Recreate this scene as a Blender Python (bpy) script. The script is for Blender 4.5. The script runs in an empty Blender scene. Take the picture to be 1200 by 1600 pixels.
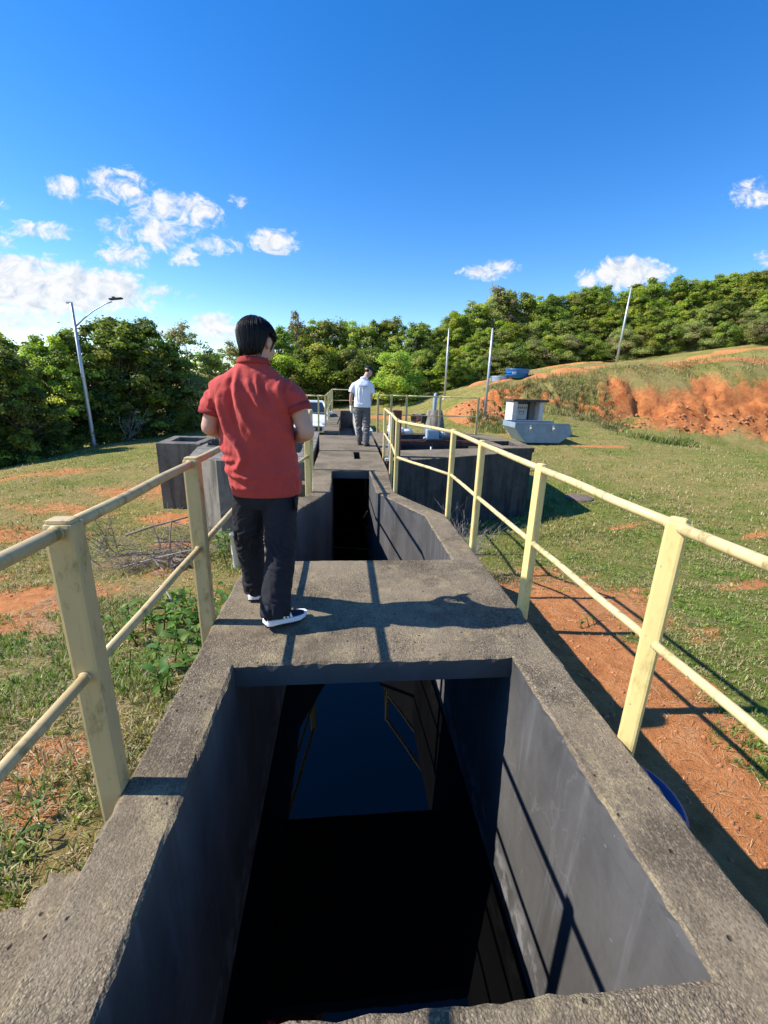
import bpy, bmesh, math, random
import numpy as np
from mathutils import Vector, Matrix, noise as mnoise
from mathutils.geometry import tessellate_polygon

random.seed(7)
rng = np.random.default_rng(11)
SC = bpy.context.scene
COL = SC.collection
R = math.radians

# ---------------------------------------------------------------- camera
cam_d = bpy.data.cameras.new('camera')
cam = bpy.data.objects.new('camera', cam_d)
COL.objects.link(cam)
cam_d.sensor_width = 36.0
cam_d.sensor_fit = 'AUTO'
cam_d.lens = 664.0 * 36.0 / 1600.0
cam_d.clip_start = 0.05
cam_d.clip_end = 3000.0
CAM_H = 1.44
_dn = Vector((-68, 2250, 664)).normalized()
_F = Vector((-64.0, (-664.0 * 664.0 - 68 * 64.0) / 2250.0, 664.0)).normalized()
_Rt = _dn.cross(_F)
_M = Matrix((_Rt, _F, -_dn))                       # camera (x right, y down, z forward) -> world
_B = Matrix(((1, 0, 0), (0, -1, 0), (0, 0, -1)))   # blender camera axes -> that frame
_W = (_M @ _B).to_4x4()
_W.translation = Vector((0, 0, CAM_H))
cam.matrix_world = _W
SC.camera = cam

# ---------------------------------------------------------------- exposure
SC.view_settings.view_transform = 'Standard'
SC.view_settings.look = 'None'
SC.view_settings.exposure = 0.66
SC.view_settings.gamma = 1.0
SC.view_settings.use_curve_mapping = False

# ---------------------------------------------------------------- sun
SUN_V = Vector((1.07, -0.08, -1.0)).normalized()   # the way the light travels
sun_d = bpy.data.lights.new('sun', 'SUN')
sun_d.energy = 5.0
sun_d.angle = R(0.5)
sun_d.color = (1.0, 0.945, 0.86)
sun = bpy.data.objects.new('sun', sun_d)
COL.objects.link(sun)
sun.rotation_euler = SUN_V.to_track_quat('-Z', 'Y').to_euler()
sun.location = (-30, 5, 40)
SUN_EL = math.asin(-SUN_V.z)
SUN_AZ = math.atan2(-SUN_V.x, -SUN_V.y)            # from +Y towards +X


# ---------------------------------------------------------------- node helpers
def N(nt, typ, ins=None, **props):
    n = nt.nodes.new(typ)
    for k, v in props.items():
        setattr(n, k, v)
    if ins:
        for k, v in ins.items():
            s = n.inputs[k]
            if isinstance(v, bpy.types.NodeSocket):
                nt.links.new(v, s)
            else:
                s.default_value = v
    return n


def math_n(nt, op, a, b=None, c=None, clamp=False):
    n = nt.nodes.new('ShaderNodeMath')
    n.operation = op
    n.use_clamp = clamp
    for i, v in enumerate((a, b, c)):
        if v is None:
            continue
        if isinstance(v, bpy.types.NodeSocket):
            nt.links.new(v, n.inputs[i])
        else:
            n.inputs[i].default_value = v
    return n.outputs[0]


def ramp(nt, fac, stops, interp='LINEAR'):
    n = nt.nodes.new('ShaderNodeValToRGB')
    n.color_ramp.interpolation = interp
    el = n.color_ramp.elements
    while len(el) < len(stops):
        el.new(0.5)
    for e, (p, c) in zip(el, stops):
        e.position = p
        e.color = tuple(c) + (1,) if len(c) == 3 else c
    nt.links.new(fac, n.inputs[0])
    return n.outputs[0]


def mixc(nt, fac, a, b, mode='MIX'):
    n = nt.nodes.new('ShaderNodeMix')
    n.data_type = 'RGBA'
    n.blend_type = mode
    for s, v in ((n.inputs[0], fac), (n.inputs[6], a), (n.inputs[7], b)):
        if isinstance(v, bpy.types.NodeSocket):
            nt.links.new(v, s)
        elif isinstance(v, (int, float)):
            s.default_value = v
        else:
            s.default_value = tuple(v) + (1,) if len(v) == 3 else v
    return n.outputs[2]


def smooth(nt, x, a, b):
    n = nt.nodes.new('ShaderNodeMapRange')
    n.interpolation_type = 'SMOOTHSTEP'
    nt.links.new(x, n.inputs[0])
    n.inputs[1].default_value = a
    n.inputs[2].default_value = b
    return n.outputs[0]


# ---------------------------------------------------------------- sky
world = bpy.data.worlds.new('World')
SC.world = world
world.use_nodes = True
wt = world.node_tree
wt.nodes.clear()
sky = N(wt, 'ShaderNodeTexSky', sky_type='NISHITA', sun_disc=False, sun_elevation=SUN_EL,
        sun_rotation=SUN_AZ, altitude=300.0, air_density=1.0, dust_density=0.1, ozone_density=2.2)
hs = N(wt, 'ShaderNodeHueSaturation', {'Hue': 0.509, 'Saturation': 1.40, 'Value': 1.04, 'Fac': 1.0, 'Color': sky.outputs[0]})
bg_sky = N(wt, 'ShaderNodeBackground', {'Color': hs.outputs[0], 'Strength': 0.142})
dirv = N(wt, 'ShaderNodeTexCoord').outputs['Generated']
# cumulus: direction (x/y, z/y), half width, half height, weight
CLOUDS = [
    (-0.600, 0.165, 0.14, 0.052, 2.3), (-0.520, 0.172, 0.12, 0.040, 2.1), (-0.445, 0.162, 0.065, 0.028, 1.4), (-0.690, 0.170, 0.12, 0.056, 2.3),
    (-0.620, 0.206, 0.090, 0.022, 1.8), (-0.660, 0.100, 0.11, 0.020, 1.0), (-0.385, 0.172, 0.055, 0.012, 0.85), (-0.405, 0.150, 0.035, 0.016, 0.95), (-0.90, 0.19, 0.16, 0.07, 1.2),
    (-0.527, 0.345, 0.032, 0.019, 1.2), (-0.430, 0.352, 0.060, 0.026, 1.1), (-0.365, 0.325, 0.052, 0.025, 1.3), (-0.290, 0.318, 0.048, 0.027, 1.2),
    (-0.375, 0.277, 0.078, 0.028, 1.2), (-0.455, 0.285, 0.020, 0.012, 0.9), (-0.430, 0.238, 0.045, 0.026, 1.35), (-0.320, 0.238, 0.027, 0.017, 1.25), (-0.258, 0.263, 0.040, 0.017, 1.0),
    (-0.141, 0.275, 0.042, 0.022, 1.3), (-0.585, 0.270, 0.055, 0.015, 1.0), (-0.207, 0.341, 0.018, 0.011, 0.85), (-0.648, 0.314, 0.016, 0.010, 0.9), (-0.648, 0.245, 0.018, 0.010, 0.9),
    (0.300, 0.240, 0.044, 0.013, 1.2), (0.345, 0.253, 0.036, 0.014, 1.2), (0.625, 0.257, 0.066, 0.032, 2.3), (0.535, 0.240, 0.026, 0.018, 1.25), (0.690, 0.262, 0.042, 0.020, 1.2),
    (0.890, 0.424, 0.052, 0.022, 1.15), (0.965, 0.302, 0.034, 0.016, 1.1), (-0.272, 0.112, 0.052, 0.024, 2.0), (-0.362, 0.095, 0.032, 0.014, 1.1),
    (1.45, 0.33, 0.18, 0.05, 1.1), (-1.5, 0.30, 0.2, 0.07, 1.2), (1.9, 0.5, 0.2, 0.06, 1.0), (-1.2, 0.16, 0.16, 0.05, 1.2),
]
sep = N(wt, 'ShaderNodeSeparateXYZ', {0: dirv})
ysafe = math_n(wt, 'MAXIMUM', sep.outputs[1], 0.05)
cu = math_n(wt, 'DIVIDE', sep.outputs[0], ysafe)
cv = math_n(wt, 'DIVIDE', sep.outputs[2], ysafe)
mask = None
under = None
for (u0, v0, hw, hh, wgt) in CLOUDS:
    a = math_n(wt, 'DIVIDE', math_n(wt, 'SUBTRACT', cu, u0), hw * 1.2)
    b = math_n(wt, 'DIVIDE', math_n(wt, 'SUBTRACT', cv, v0), hh * 1.2)
    d2 = math_n(wt, 'ADD', math_n(wt, 'MULTIPLY', a, a), math_n(wt, 'MULTIPLY', b, b))
    m = math_n(wt, 'MULTIPLY', math_n(wt, 'SUBTRACT', 1.0, d2), wgt)
    m = math_n(wt, 'MAXIMUM', m, -4.0)
    mask = m if mask is None else math_n(wt, 'MAXIMUM', mask, m)
front = math_n(wt, 'GREATER_THAN', sep.outputs[1], 0.06)
comb = N(wt, 'ShaderNodeCombineXYZ', {0: cu, 1: math_n(wt, 'MULTIPLY', cv, 1.35), 2: 0.37})
wn = N(wt, 'ShaderNodeTexNoise', {'Vector': comb.outputs[0], 'Scale': 21.0, 'Detail': 9.0, 'Roughness': 0.68, 'Distortion': 0.9})
wn2 = N(wt, 'ShaderNodeTexNoise', {'Vector': comb.outputs[0], 'Scale': 64.0, 'Detail': 6.0, 'Roughness': 0.65})
nz = math_n(wt, 'ADD', math_n(wt, 'MULTIPLY', math_n(wt, 'SUBTRACT', wn.outputs[0], 0.5), 5.2),
            math_n(wt, 'MULTIPLY', math_n(wt, 'SUBTRACT', wn2.outputs[0], 0.5), 2.2))
dens = math_n(wt, 'ADD', mask, nz)
alpha = math_n(wt, 'MULTIPLY', smooth(wt, dens, -0.1, 1.55), front)
# light tops, greyer undersides: the same density a little higher up shades what lies below it
comb_up = N(wt, 'ShaderNodeVectorMath', {0: comb.outputs[0], 1: (-0.010, 0.017, 0.0)}, operation='ADD').outputs[0]
wnu = N(wt, 'ShaderNodeTexNoise', {'Vector': comb_up, 'Scale': 21.0, 'Detail': 7.0, 'Roughness': 0.6, 'Distortion': 0.35})
relief = math_n(wt, 'SUBTRACT', wn.outputs[0], wnu.outputs[0])
lit = math_n(wt, 'ADD', math_n(wt, 'MULTIPLY', relief, 2.6), 0.62, clamp=True)
ccol = ramp(wt, lit, [(0.0, (0.56, 0.63, 0.74)), (0.45, (0.80, 0.85, 0.92)), (0.8, (0.98, 0.98, 0.98))])
bg_c = N(wt, 'ShaderNodeBackground', {'Color': ccol, 'Strength': 0.64})
mx = N(wt, 'ShaderNodeMixShader', {0: math_n(wt, 'MULTIPLY', alpha, 0.97), 1: bg_sky.outputs[0], 2: bg_c.outputs[0]})
N(wt, 'ShaderNodeOutputWorld', {'Surface': mx.outputs[0]})


# ---------------------------------------------------------------- object helpers
def tag(o, label=None, cat=None, group=None, kind=None):
    if label: o['label'] = label
    if cat: o['category'] = cat
    if group: o['group'] = group
    if kind: o['kind'] = kind
    return o


def empty(name, loc=(0, 0, 0), rz=0.0):
    o = bpy.data.objects.new(name, None)
    o.empty_display_size = 0.2
    o.location = loc
    o.rotation_euler = (0, 0, rz)
    COL.objects.link(o)
    return o


def link(name, me, parent=None):
    o = bpy.data.objects.new(name, me)
    COL.objects.link(o)
    if parent is not None:
        o.parent = parent
    return o


def obj(name, bm, mats, parent=None, smooth_shade=False):
    me = bpy.data.meshes.new(name)
    bm.normal_update()
    bm.to_mesh(me)
    bm.free()
    for m in (mats if isinstance(mats, (list, tuple)) else [mats]):
        me.materials.append(m)
    if smooth_shade:
        me.polygons.foreach_set('use_smooth', [True] * len(me.polygons))
    return link(name, me, parent)


def np_mesh(name, verts, faces, mats, parent=None, fmat=None, sm=False, colors=None):
    """verts (n,3) and faces (m,k) as numpy arrays -> one object"""
    me = bpy.data.meshes.new(name)
    verts = np.asarray(verts, dtype=np.float32)
    faces = np.asarray(faces, dtype=np.int32)
    k = faces.shape[1]
    me.vertices.add(len(verts))
    me.vertices.foreach_set('co', verts.ravel())
    me.loops.add(faces.size)
    me.loops.foreach_set('vertex_index', faces.ravel())
    me.polygons.add(len(faces))
    me.polygons.foreach_set('loop_start', np.arange(0, faces.size, k, dtype=np.int32))
    if fmat is not None:
        me.polygons.foreach_set('material_index', np.asarray(fmat, dtype=np.int32))
    if sm:
        me.polygons.foreach_set('use_smooth', np.ones(len(faces), dtype=bool))
    if colors:
        for cname, arr in colors.items():
            arr = np.asarray(arr, dtype=np.float32)
            if arr.ndim == 1:
                at = me.attributes.new(cname, 'FLOAT', 'POINT')
                at.data.foreach_set('value', arr)
            else:
                at = me.attributes.new(cname, 'FLOAT_COLOR', 'POINT')
                if arr.shape[1] == 3:
                    arr = np.concatenate([arr, np.ones((len(arr), 1), np.float32)], 1)
                at.data.foreach_set('color', arr.ravel())
    me.update(calc_edges=True)
    for m in (mats if isinstance(mats, (list, tuple)) else [mats]):
        me.materials.append(m)
    return link(name, me, parent)


def copy_tree(o, parent=None):
    c = o.copy()
    COL.objects.link(c)
    if parent is not None:
        c.parent = parent
        c.matrix_parent_inverse = o.matrix_parent_inverse
    for ch in list(o.children):
        copy_tree(ch, c)
    return c


def box(bm, x0, x1, y0, y1, z0, z1, mat=0, bev=0.0, rot=None):
    r = bmesh.ops.create_cube(bm, size=1.0)
    vs = r['verts']
    for v in vs:
        v.co = Vector((x0 + (v.co.x + .5) * (x1 - x0), y0 + (v.co.y + .5) * (y1 - y0), z0 + (v.co.z + .5) * (z1 - z0)))
    if rot is not None:
        bmesh.ops.transform(bm, matrix=rot, verts=vs)
    fs = list({f for v in vs for f in v.link_faces})
    for f in fs:
        f.material_index = mat
    if bev > 0:
        es = list({e for v in vs for e in v.link_edges})
        rr = bmesh.ops.bevel(bm, geom=es, offset=bev, segments=2, profile=0.6, affect='EDGES')
        for f in rr['faces']:
            f.material_index = mat
    return vs


def tube(bm, pts, rad, seg=10, mat=0, cap=True, flat=1.0, ref=None, round_cap=False):
    """tapered tube through pts; rad a number or a list (or list of pairs)"""
    pts = [Vector(p) for p in pts]
    n = len(pts)
    if not isinstance(rad, list):          # one number, or one (wide, thin) pair, for the whole length
        rad = [rad] * n
    rad = [(r if isinstance(r, (list, tuple)) else (r, r * flat)) for r in rad]
    if round_cap:
        d0 = (pts[0] - pts[1]).normalized(); d1 = (pts[-1] - pts[-2]).normalized()
        r0, r1 = rad[0], rad[-1]
        m0 = min(r0); m1 = min(r1)
        pts = [pts[0] + d0 * m0, pts[0] + d0 * m0 * .7] + pts + [pts[-1] + d1 * m1 * .7, pts[-1] + d1 * m1]
        rad = [(r0[0] * .15, r0[1] * .15), (r0[0] * .7, r0[1] * .7)] + rad + [(r1[0] * .7, r1[1] * .7), (r1[0] * .15, r1[1] * .15)]
        n = len(pts)
    prev = None
    rings = []
    for i in range(n):
        t = (pts[min(i + 1, n - 1)] - pts[max(i - 1, 0)])
        if t.length < 1e-9: t = Vector((0, 0, 1))
        t.normalize()
        if prev is None:
            a = Vector(ref) if ref is not None else (Vector((0, 0, 1)) if abs(t.z) < .9 else Vector((1, 0, 0)))
            u = (a - t * a.dot(t)).normalized()
        else:
            u = (prev - t * prev.dot(t))
            u = u.normalized() if u.length > 1e-6 else t.orthogonal().normalized()
        prev = u
        w = t.cross(u)
        ring = []
        for k in range(seg):
            an = 2 * math.pi * k / seg
            ring.append(bm.verts.new(pts[i] + u * (rad[i][0] * math.cos(an)) + w * (rad[i][1] * math.sin(an))))
        rings.append(ring)
    fs = []
    for i in range(n - 1):
        for k in range(seg):
            fs.append(bm.faces.new((rings[i][k], rings[i][(k + 1) % seg], rings[i + 1][(k + 1) % seg], rings[i + 1][k])))
    if cap:
        fs.append(bm.faces.new(rings[0][::-1]))
        fs.append(bm.faces.new(rings[-1]))
    for f in fs:
        f.material_index = mat
        f.smooth = True
    return rings


def ball(bm, c, r, seg=16, mat=0, rot=None):
    r = r if isinstance(r, (list, tuple)) else (r, r, r)
    m = Matrix.Translation(c) @ (rot.to_4x4() if rot is not None else Matrix.Identity(4)) @ Matrix.Diagonal((*r, 1))
    rr = bmesh.ops.create_uvsphere(bm, u_segments=seg, v_segments=max(6, seg // 2 + 2), radius=1.0, matrix=m)
    for f in {f for v in rr['verts'] for f in v.link_faces}:
        f.material_index = mat
        f.smooth = True
    return rr['verts']


def lathe(bm, prof, seg=24, c=(0, 0, 0), mat=0, cap0=True, cap1=True):
    rings = []
    for r, z in prof:
        rings.append([bm.verts.new((c[0] + r * math.cos(2 * math.pi * k / seg), c[1] + r * math.sin(2 * math.pi * k / seg), c[2] + z)) for k in range(seg)])
    for i in range(len(rings) - 1):
        for k in range(seg):
            f = bm.faces.new((rings[i][k], rings[i][(k + 1) % seg], rings[i + 1][(k + 1) % seg], rings[i + 1][k]))
            f.material_index = mat
            f.smooth = True
    if cap0: bm.faces.new(rings[0][::-1]).material_index = mat
    if cap1: bm.faces.new(rings[-1]).material_index = mat


def prism(bm, poly, z0, z1, mat=0):
    lo = [bm.verts.new((x, y, z0)) for x, y in poly]
    hi = [bm.verts.new((x, y, z1)) for x, y in poly]
    n = len(poly)
    fs = [bm.faces.new(lo[::-1]), bm.faces.new(hi)]
    for i in range(n):
        fs.append(bm.faces.new((lo[i], lo[(i + 1) % n], hi[(i + 1) % n], hi[i])))
    for f in fs: f.material_index = mat
    return lo + hi


# ---------------------------------------------------------------- numpy noise
_P = np.random.default_rng(5).permutation(512)
_P = np.concatenate([_P, _P])
_GR = np.random.default_rng(6).uniform(-1, 1, (512, 3))
_GR /= np.linalg.norm(_GR, axis=1)[:, None]


def pnoise(p):
    p = np.asarray(p, dtype=np.float64)
    i = np.floor(p).astype(int)
    f = p - i
    u = f * f * f * (f * (f * 6 - 15) + 10)
    out = 0
    for dx in (0, 1):
        for dy in (0, 1):
            for dz in (0, 1):
                h = _P[(_P[(_P[(i[..., 0] + dx) & 511] + i[..., 1] + dy) & 511] + i[..., 2] + dz) & 511]
                g = _GR[h]
                d = g[..., 0] * (f[..., 0] - dx) + g[..., 1] * (f[..., 1] - dy) + g[..., 2] * (f[..., 2] - dz)
                w = (u[..., 0] if dx else 1 - u[..., 0]) * (u[..., 1] if dy else 1 - u[..., 1]) * (u[..., 2] if dz else 1 - u[..., 2])
                out = out + w * d
    return out * 1.5


def fbm(p, oct=4, gain=.5, lac=2.03):
    p = np.asarray(p, dtype=np.float64)
    a, s, o = 1.0, 0, 0
    for _ in range(oct):
        o = o + a * pnoise(p)
        s += a
        p = p * lac + 7.31
        a *= gain
    return o / s


def n2(x, y, sc, oct=3, seed=0.0):
    return fbm(np.stack([np.asarray(x) * sc, np.asarray(y) * sc, np.full(np.shape(x), seed + .5)], -1), oct)


def sstep(x, a, b):
    t = np.clip((x - a) / (b - a), 0, 1)
    return t * t * (3 - 2 * t)


# ---------------------------------------------------------------- materials
def mat_new(name):
    m = bpy.data.materials.new(name)
    m.use_nodes = True
    nt = m.node_tree
    nt.nodes.clear()
    out = N(nt, 'ShaderNodeOutputMaterial')
    bs = N(nt, 'ShaderNodeBsdfPrincipled')
    nt.links.new(bs.outputs[0], out.inputs[0])
    return m, nt, bs


def setin(nt, n, key, v):
    if isinstance(v, bpy.types.NodeSocket):
        nt.links.new(v, n.inputs[key])
    else:
        n.inputs[key].default_value = tuple(v) + (1,) if (isinstance(v, (tuple, list)) and len(v) == 3 and key == 'Base Color') else v


def bump(nt, bs, h, strength=.3, dist=.01):
    b = N(nt, 'ShaderNodeBump', {'Height': h, 'Strength': strength, 'Distance': dist})
    nt.links.new(b.outputs[0], bs.inputs['Normal'])
    return b


def tnoise(nt, vec, scale, detail=4., rough=.55, dist=0.):
    return N(nt, 'ShaderNodeTexNoise', {'Vector': vec, 'Scale': scale, 'Detail': detail, 'Roughness': rough, 'Distortion': dist}).outputs[0]


def wpos(nt):
    return N(nt, 'ShaderNodeNewGeometry').outputs['Position']


def opos(nt):
    return N(nt, 'ShaderNodeTexCoord').outputs['Object']


def simple(name, col, rough=.6, metal=0., var=.12, scale=12., bumpy=.0, spec=.5, dirt=None, dirt_amt=.5, dirt_scale=3.):
    m, nt, bs = mat_new(name)
    p = opos(nt)
    f = tnoise(nt, p, scale, 5)
    lo = tuple(c * (1 - var) for c in col); hi = tuple(min(1, c * (1 + var)) for c in col)
    c = ramp(nt, f, [(.3, lo), (.7, hi)])
    if dirt is not None:
        g = tnoise(nt, p, dirt_scale, 6, .65)
        c = mixc(nt, math_n(nt, 'MULTIPLY', smooth(nt, g, .5, .72), dirt_amt), c, dirt)
    setin(nt, bs, 'Base Color', c)
    setin(nt, bs, 'Roughness', rough)
    setin(nt, bs, 'Metallic', metal)
    bs.inputs['Specular IOR Level'].default_value = spec
    if bumpy:
        bump(nt, bs, tnoise(nt, p, scale * 6, 4), bumpy, .004)
    return m


def concrete_top_mat(name, a, b, c_dark, lichen, cell=72.0):
    m, nt, bs = mat_new(name)
    p = wpos(nt)
    big = tnoise(nt, p, 1.7, 6, .65)
    mid = tnoise(nt, p, 8., 6, .65)
    fine = tnoise(nt, p, 95., 3, .75)
    warp = N(nt, 'ShaderNodeVectorMath', {0: p, 1: N(nt, 'ShaderNodeVectorMath', {0: N(nt, 'ShaderNodeTexNoise', {'Vector': p, 'Scale': 40.0, 'Detail': 2.0}).outputs[1], 1: (.012, .012, .012)}, operation='MULTIPLY').outputs[0]}, operation='ADD').outputs[0]
    vor = N(nt, 'ShaderNodeTexVoronoi', {'Vector': warp, 'Scale': cell, 'Randomness': 1.0})
    vc = N(nt, 'ShaderNodeSeparateXYZ', {0: vor.outputs['Color']})
    d = vor.outputs['Distance']
    col = ramp(nt, mid, [(.28, a), (.72, b)])
    col = mixc(nt, math_n(nt, 'MULTIPLY', smooth(nt, big, .44, .62), .85), col, tuple(x * .80 for x in c_dark))
    huge = tnoise(nt, p, .55, 4, .6)
    col = mixc(nt, math_n(nt, 'MULTIPLY', smooth(nt, huge, .45, .65), .35), col, tuple(min(1, x * 1.25) for x in b))
    l = tnoise(nt, N(nt, 'ShaderNodeVectorMath', {0: p, 1: (3.1, 7.7, 1.2)}, operation='ADD').outputs[0], 5., 8, .75)
    col = mixc(nt, math_n(nt, 'MULTIPLY', smooth(nt, l, .52, .62), .65), col, lichen)
    # each grain of aggregate has its own tone; mortar lies darker between them
    patch = smooth(nt, tnoise(nt, p, 1.3, 5, .6), .42, .60)          # where the skin has worn off and the aggregate shows
    ag = math_n(nt, 'ADD', math_n(nt, 'MULTIPLY', patch, .65), .35)
    col = mixc(nt, math_n(nt, 'MULTIPLY', smooth(nt, vc.outputs[0], .60, .95), math_n(nt, 'MULTIPLY', ag, .55)), col, tuple(min(1, x * 1.75) for x in b))
    col = mixc(nt, math_n(nt, 'MULTIPLY', smooth(nt, vc.outputs[1], .66, .95), math_n(nt, 'MULTIPLY', ag, .6)), col, tuple(x * .5 for x in c_dark))
    col = mixc(nt, math_n(nt, 'MULTIPLY', smooth(nt, d, .42, .70), math_n(nt, 'MULTIPLY', ag, .45)), col, tuple(x * .5 for x in c_dark))
    col = mixc(nt, math_n(nt, 'MULTIPLY', smooth(nt, fine, .52, .30), .55), col, tuple(x * .5 for x in c_dark))
    # fine scratches left by the float, running along the channel
    sc_ = tnoise(nt, N(nt, 'ShaderNodeVectorMath', {0: warp, 1: (150., 16., 30.)}, operation='MULTIPLY').outputs[0], 1.0, 4, .65)
    col = mixc(nt, math_n(nt, 'MULTIPLY', smooth(nt, sc_, .52, .70), .30), col, tuple(min(1, x * 1.5) for x in b))
    pits = N(nt, 'ShaderNodeTexVoronoi', {'Vector': warp, 'Scale': 23.0, 'Randomness': 1.0})
    pc_ = N(nt, 'ShaderNodeSeparateXYZ', {0: pits.outputs['Color']})
    pit = math_n(nt, 'MULTIPLY', smooth(nt, pits.outputs['Distance'], .22, .06), math_n(nt, 'GREATER_THAN', pc_.outputs[0], .72))
    col = mixc(nt, math_n(nt, 'MULTIPLY', pit, .8), col, tuple(x * .3 for x in c_dark))
    fleck = math_n(nt, 'MULTIPLY', smooth(nt, pits.outputs['Distance'], .20, .05), math_n(nt, 'LESS_THAN', pc_.outputs[1], .13))
    col = mixc(nt, math_n(nt, 'MULTIPLY', fleck, .75), col, tuple(min(1, x * 1.25) for x in lichen))
    setin(nt, bs, 'Base Color', col)
    setin(nt, bs, 'Roughness', .95)
    bs.inputs['Specular IOR Level'].default_value = .2
    h = math_n(nt, 'SUBTRACT', math_n(nt, 'MULTIPLY', fine, 1.0), math_n(nt, 'MULTIPLY', math_n(nt, 'MULTIPLY', d, ag), .8))
    h = math_n(nt, 'ADD', h, math_n(nt, 'MULTIPLY', sc_, .3))
    h = math_n(nt, 'ADD', h, math_n(nt, 'MULTIPLY', mid, 2.2))
    h = math_n(nt, 'SUBTRACT', h, math_n(nt, 'MULTIPLY', pit, 1.6))
    bump(nt, bs, h, 1.0, .0045)
    return m


M = {}
M['rim'] = concrete_top_mat('weathered concrete', (.172, .134, .086), (.255, .205, .138), (.104, .080, .054), (.34, .275, .155), 150.0)
M['walk'] = concrete_top_mat('walkway concrete', (.188, .148, .098), (.248, .200, .136), (.135, .108, .074), (.25, .205, .14), 170.0)


def wall_mat(name, a, b, stain, amt=.8, formwork=True):
    m, nt, bs = mat_new(name)
    p = wpos(nt)
    st = N(nt, 'ShaderNodeVectorMath', {0: p, 1: (5., 5., .55)}, operation='MULTIPLY').outputs[0]
    streak = tnoise(nt, st, 1.0, 6, .65)
    mid = tnoise(nt, p, 6., 7, .65)
    col = ramp(nt, mid, [(.3, a), (.7, b)])
    col = mixc(nt, math_n(nt, 'MULTIPLY', smooth(nt, streak, .44, .66), amt), col, stain)
    big = tnoise(nt, p, 1.1, 5, .6)
    col = mixc(nt, math_n(nt, 'MULTIPLY', smooth(nt, big, .5, .7), amt * .7), col, stain)
    setin(nt, bs, 'Base Color', col)
    setin(nt, bs, 'Roughness', .9)
    bs.inputs['Specular IOR Level'].default_value = .25
    bump(nt, bs, math_n(nt, 'ADD', tnoise(nt, p, 40., 5, .65), mid), .5, .008)
    return m


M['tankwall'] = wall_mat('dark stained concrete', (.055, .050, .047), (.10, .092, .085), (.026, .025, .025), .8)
M['boxdark'] = wall_mat('dark grey brown stained concrete', (.145, .125, .100), (.215, .188, .152), (.062, .055, .046), .8)
M['boxwall'] = wall_mat('grey stained concrete', (.19, .168, .138), (.27, .242, .20), (.075, .068, .058), .8)


def paint_mat():
    m, nt, bs = mat_new('black bitumen paint')
    p = wpos(nt)
    st = N(nt, 'ShaderNodeVectorMath', {0: p, 1: (1., 2.2, .9)}, operation='MULTIPLY').outputs[0]
    a = tnoise(nt, st, 1.5, 6, .6, .4)
    col = ramp(nt, a, [(.3, (.060, .058, .057)), (.7, (.113, .110, .108))])
    sp = tnoise(nt, p, 26., 3, .6)
    col = mixc(nt, math_n(nt, 'MULTIPLY', smooth(nt, sp, .69, .78), .7), col, (.24, .25, .26))
    st2 = N(nt, 'ShaderNodeVectorMath', {0: p, 1: (2., 9., .7)}, operation='MULTIPLY').outputs[0]
    col = mixc(nt, math_n(nt, 'MULTIPLY', smooth(nt, tnoise(nt, st2, 1.3, 5, .6), .55, .72), .45), col, (.16, .165, .175))
    # a few hairline cracks and a casting joint
    cr = N(nt, 'ShaderNodeTexVoronoi', {'Vector': N(nt, 'ShaderNodeVectorMath', {0: p, 1: N(nt, 'ShaderNodeVectorMath', {0: N(nt, 'ShaderNodeTexNoise', {'Vector': p, 'Scale': 3.0, 'Detail': 5.0}).outputs[1], 1: (.5, .5, .5)}, operation='MULTIPLY').outputs[0]}, operation='ADD').outputs[0], 'Scale': .9}, feature='DISTANCE_TO_EDGE')
    crack = math_n(nt, 'MULTIPLY', math_n(nt, 'LESS_THAN', cr.outputs['Distance'], .0035), smooth(nt, tnoise(nt, p, 1.6, 3), .48, .58))
    col = mixc(nt, math_n(nt, 'MULTIPLY', crack, .18), col, (.20, .20, .20))
    zz = N(nt, 'ShaderNodeSeparateXYZ', {0: p}).outputs[2]
    jn = math_n(nt, 'LESS_THAN', math_n(nt, 'ABSOLUTE', math_n(nt, 'ADD', zz, math_n(nt, 'ADD', .74, math_n(nt, 'MULTIPLY', tnoise(nt, p, 5., 3), .012)))), .003)
    col = mixc(nt, math_n(nt, 'MULTIPLY', math_n(nt, 'MULTIPLY', jn, smooth(nt, tnoise(nt, p, 2.4, 4), .42, .56)), .6), col, (.022, .022, .024))
    blot = tnoise(nt, p, 3.2, 6, .7)
    col = mixc(nt, math_n(nt, 'MULTIPLY', smooth(nt, blot, .54, .72), .28), col, (.055, .055, .058))
    # scale left along the water line and chalky streaks
    z = N(nt, 'ShaderNodeSeparateXYZ', {0: p}).outputs[2]
    band = math_n(nt, 'MULTIPLY', smooth(nt, z, -1.16, -1.34), smooth(nt, tnoise(nt, p, 9., 4), .46, .62))
    col = mixc(nt, math_n(nt, 'MULTIPLY', band, .5), col, (.26, .26, .265))
    setin(nt, bs, 'Base Color', col)
    setin(nt, bs, 'Roughness', .62)
    bs.inputs['Specular IOR Level'].default_value = .15
    bump(nt, bs, math_n(nt, 'ADD', tnoise(nt, p, 18., 5), math_n(nt, 'MULTIPLY', a, 2.)), .22, .01)
    return m


M['paint'] = paint_mat()


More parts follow.
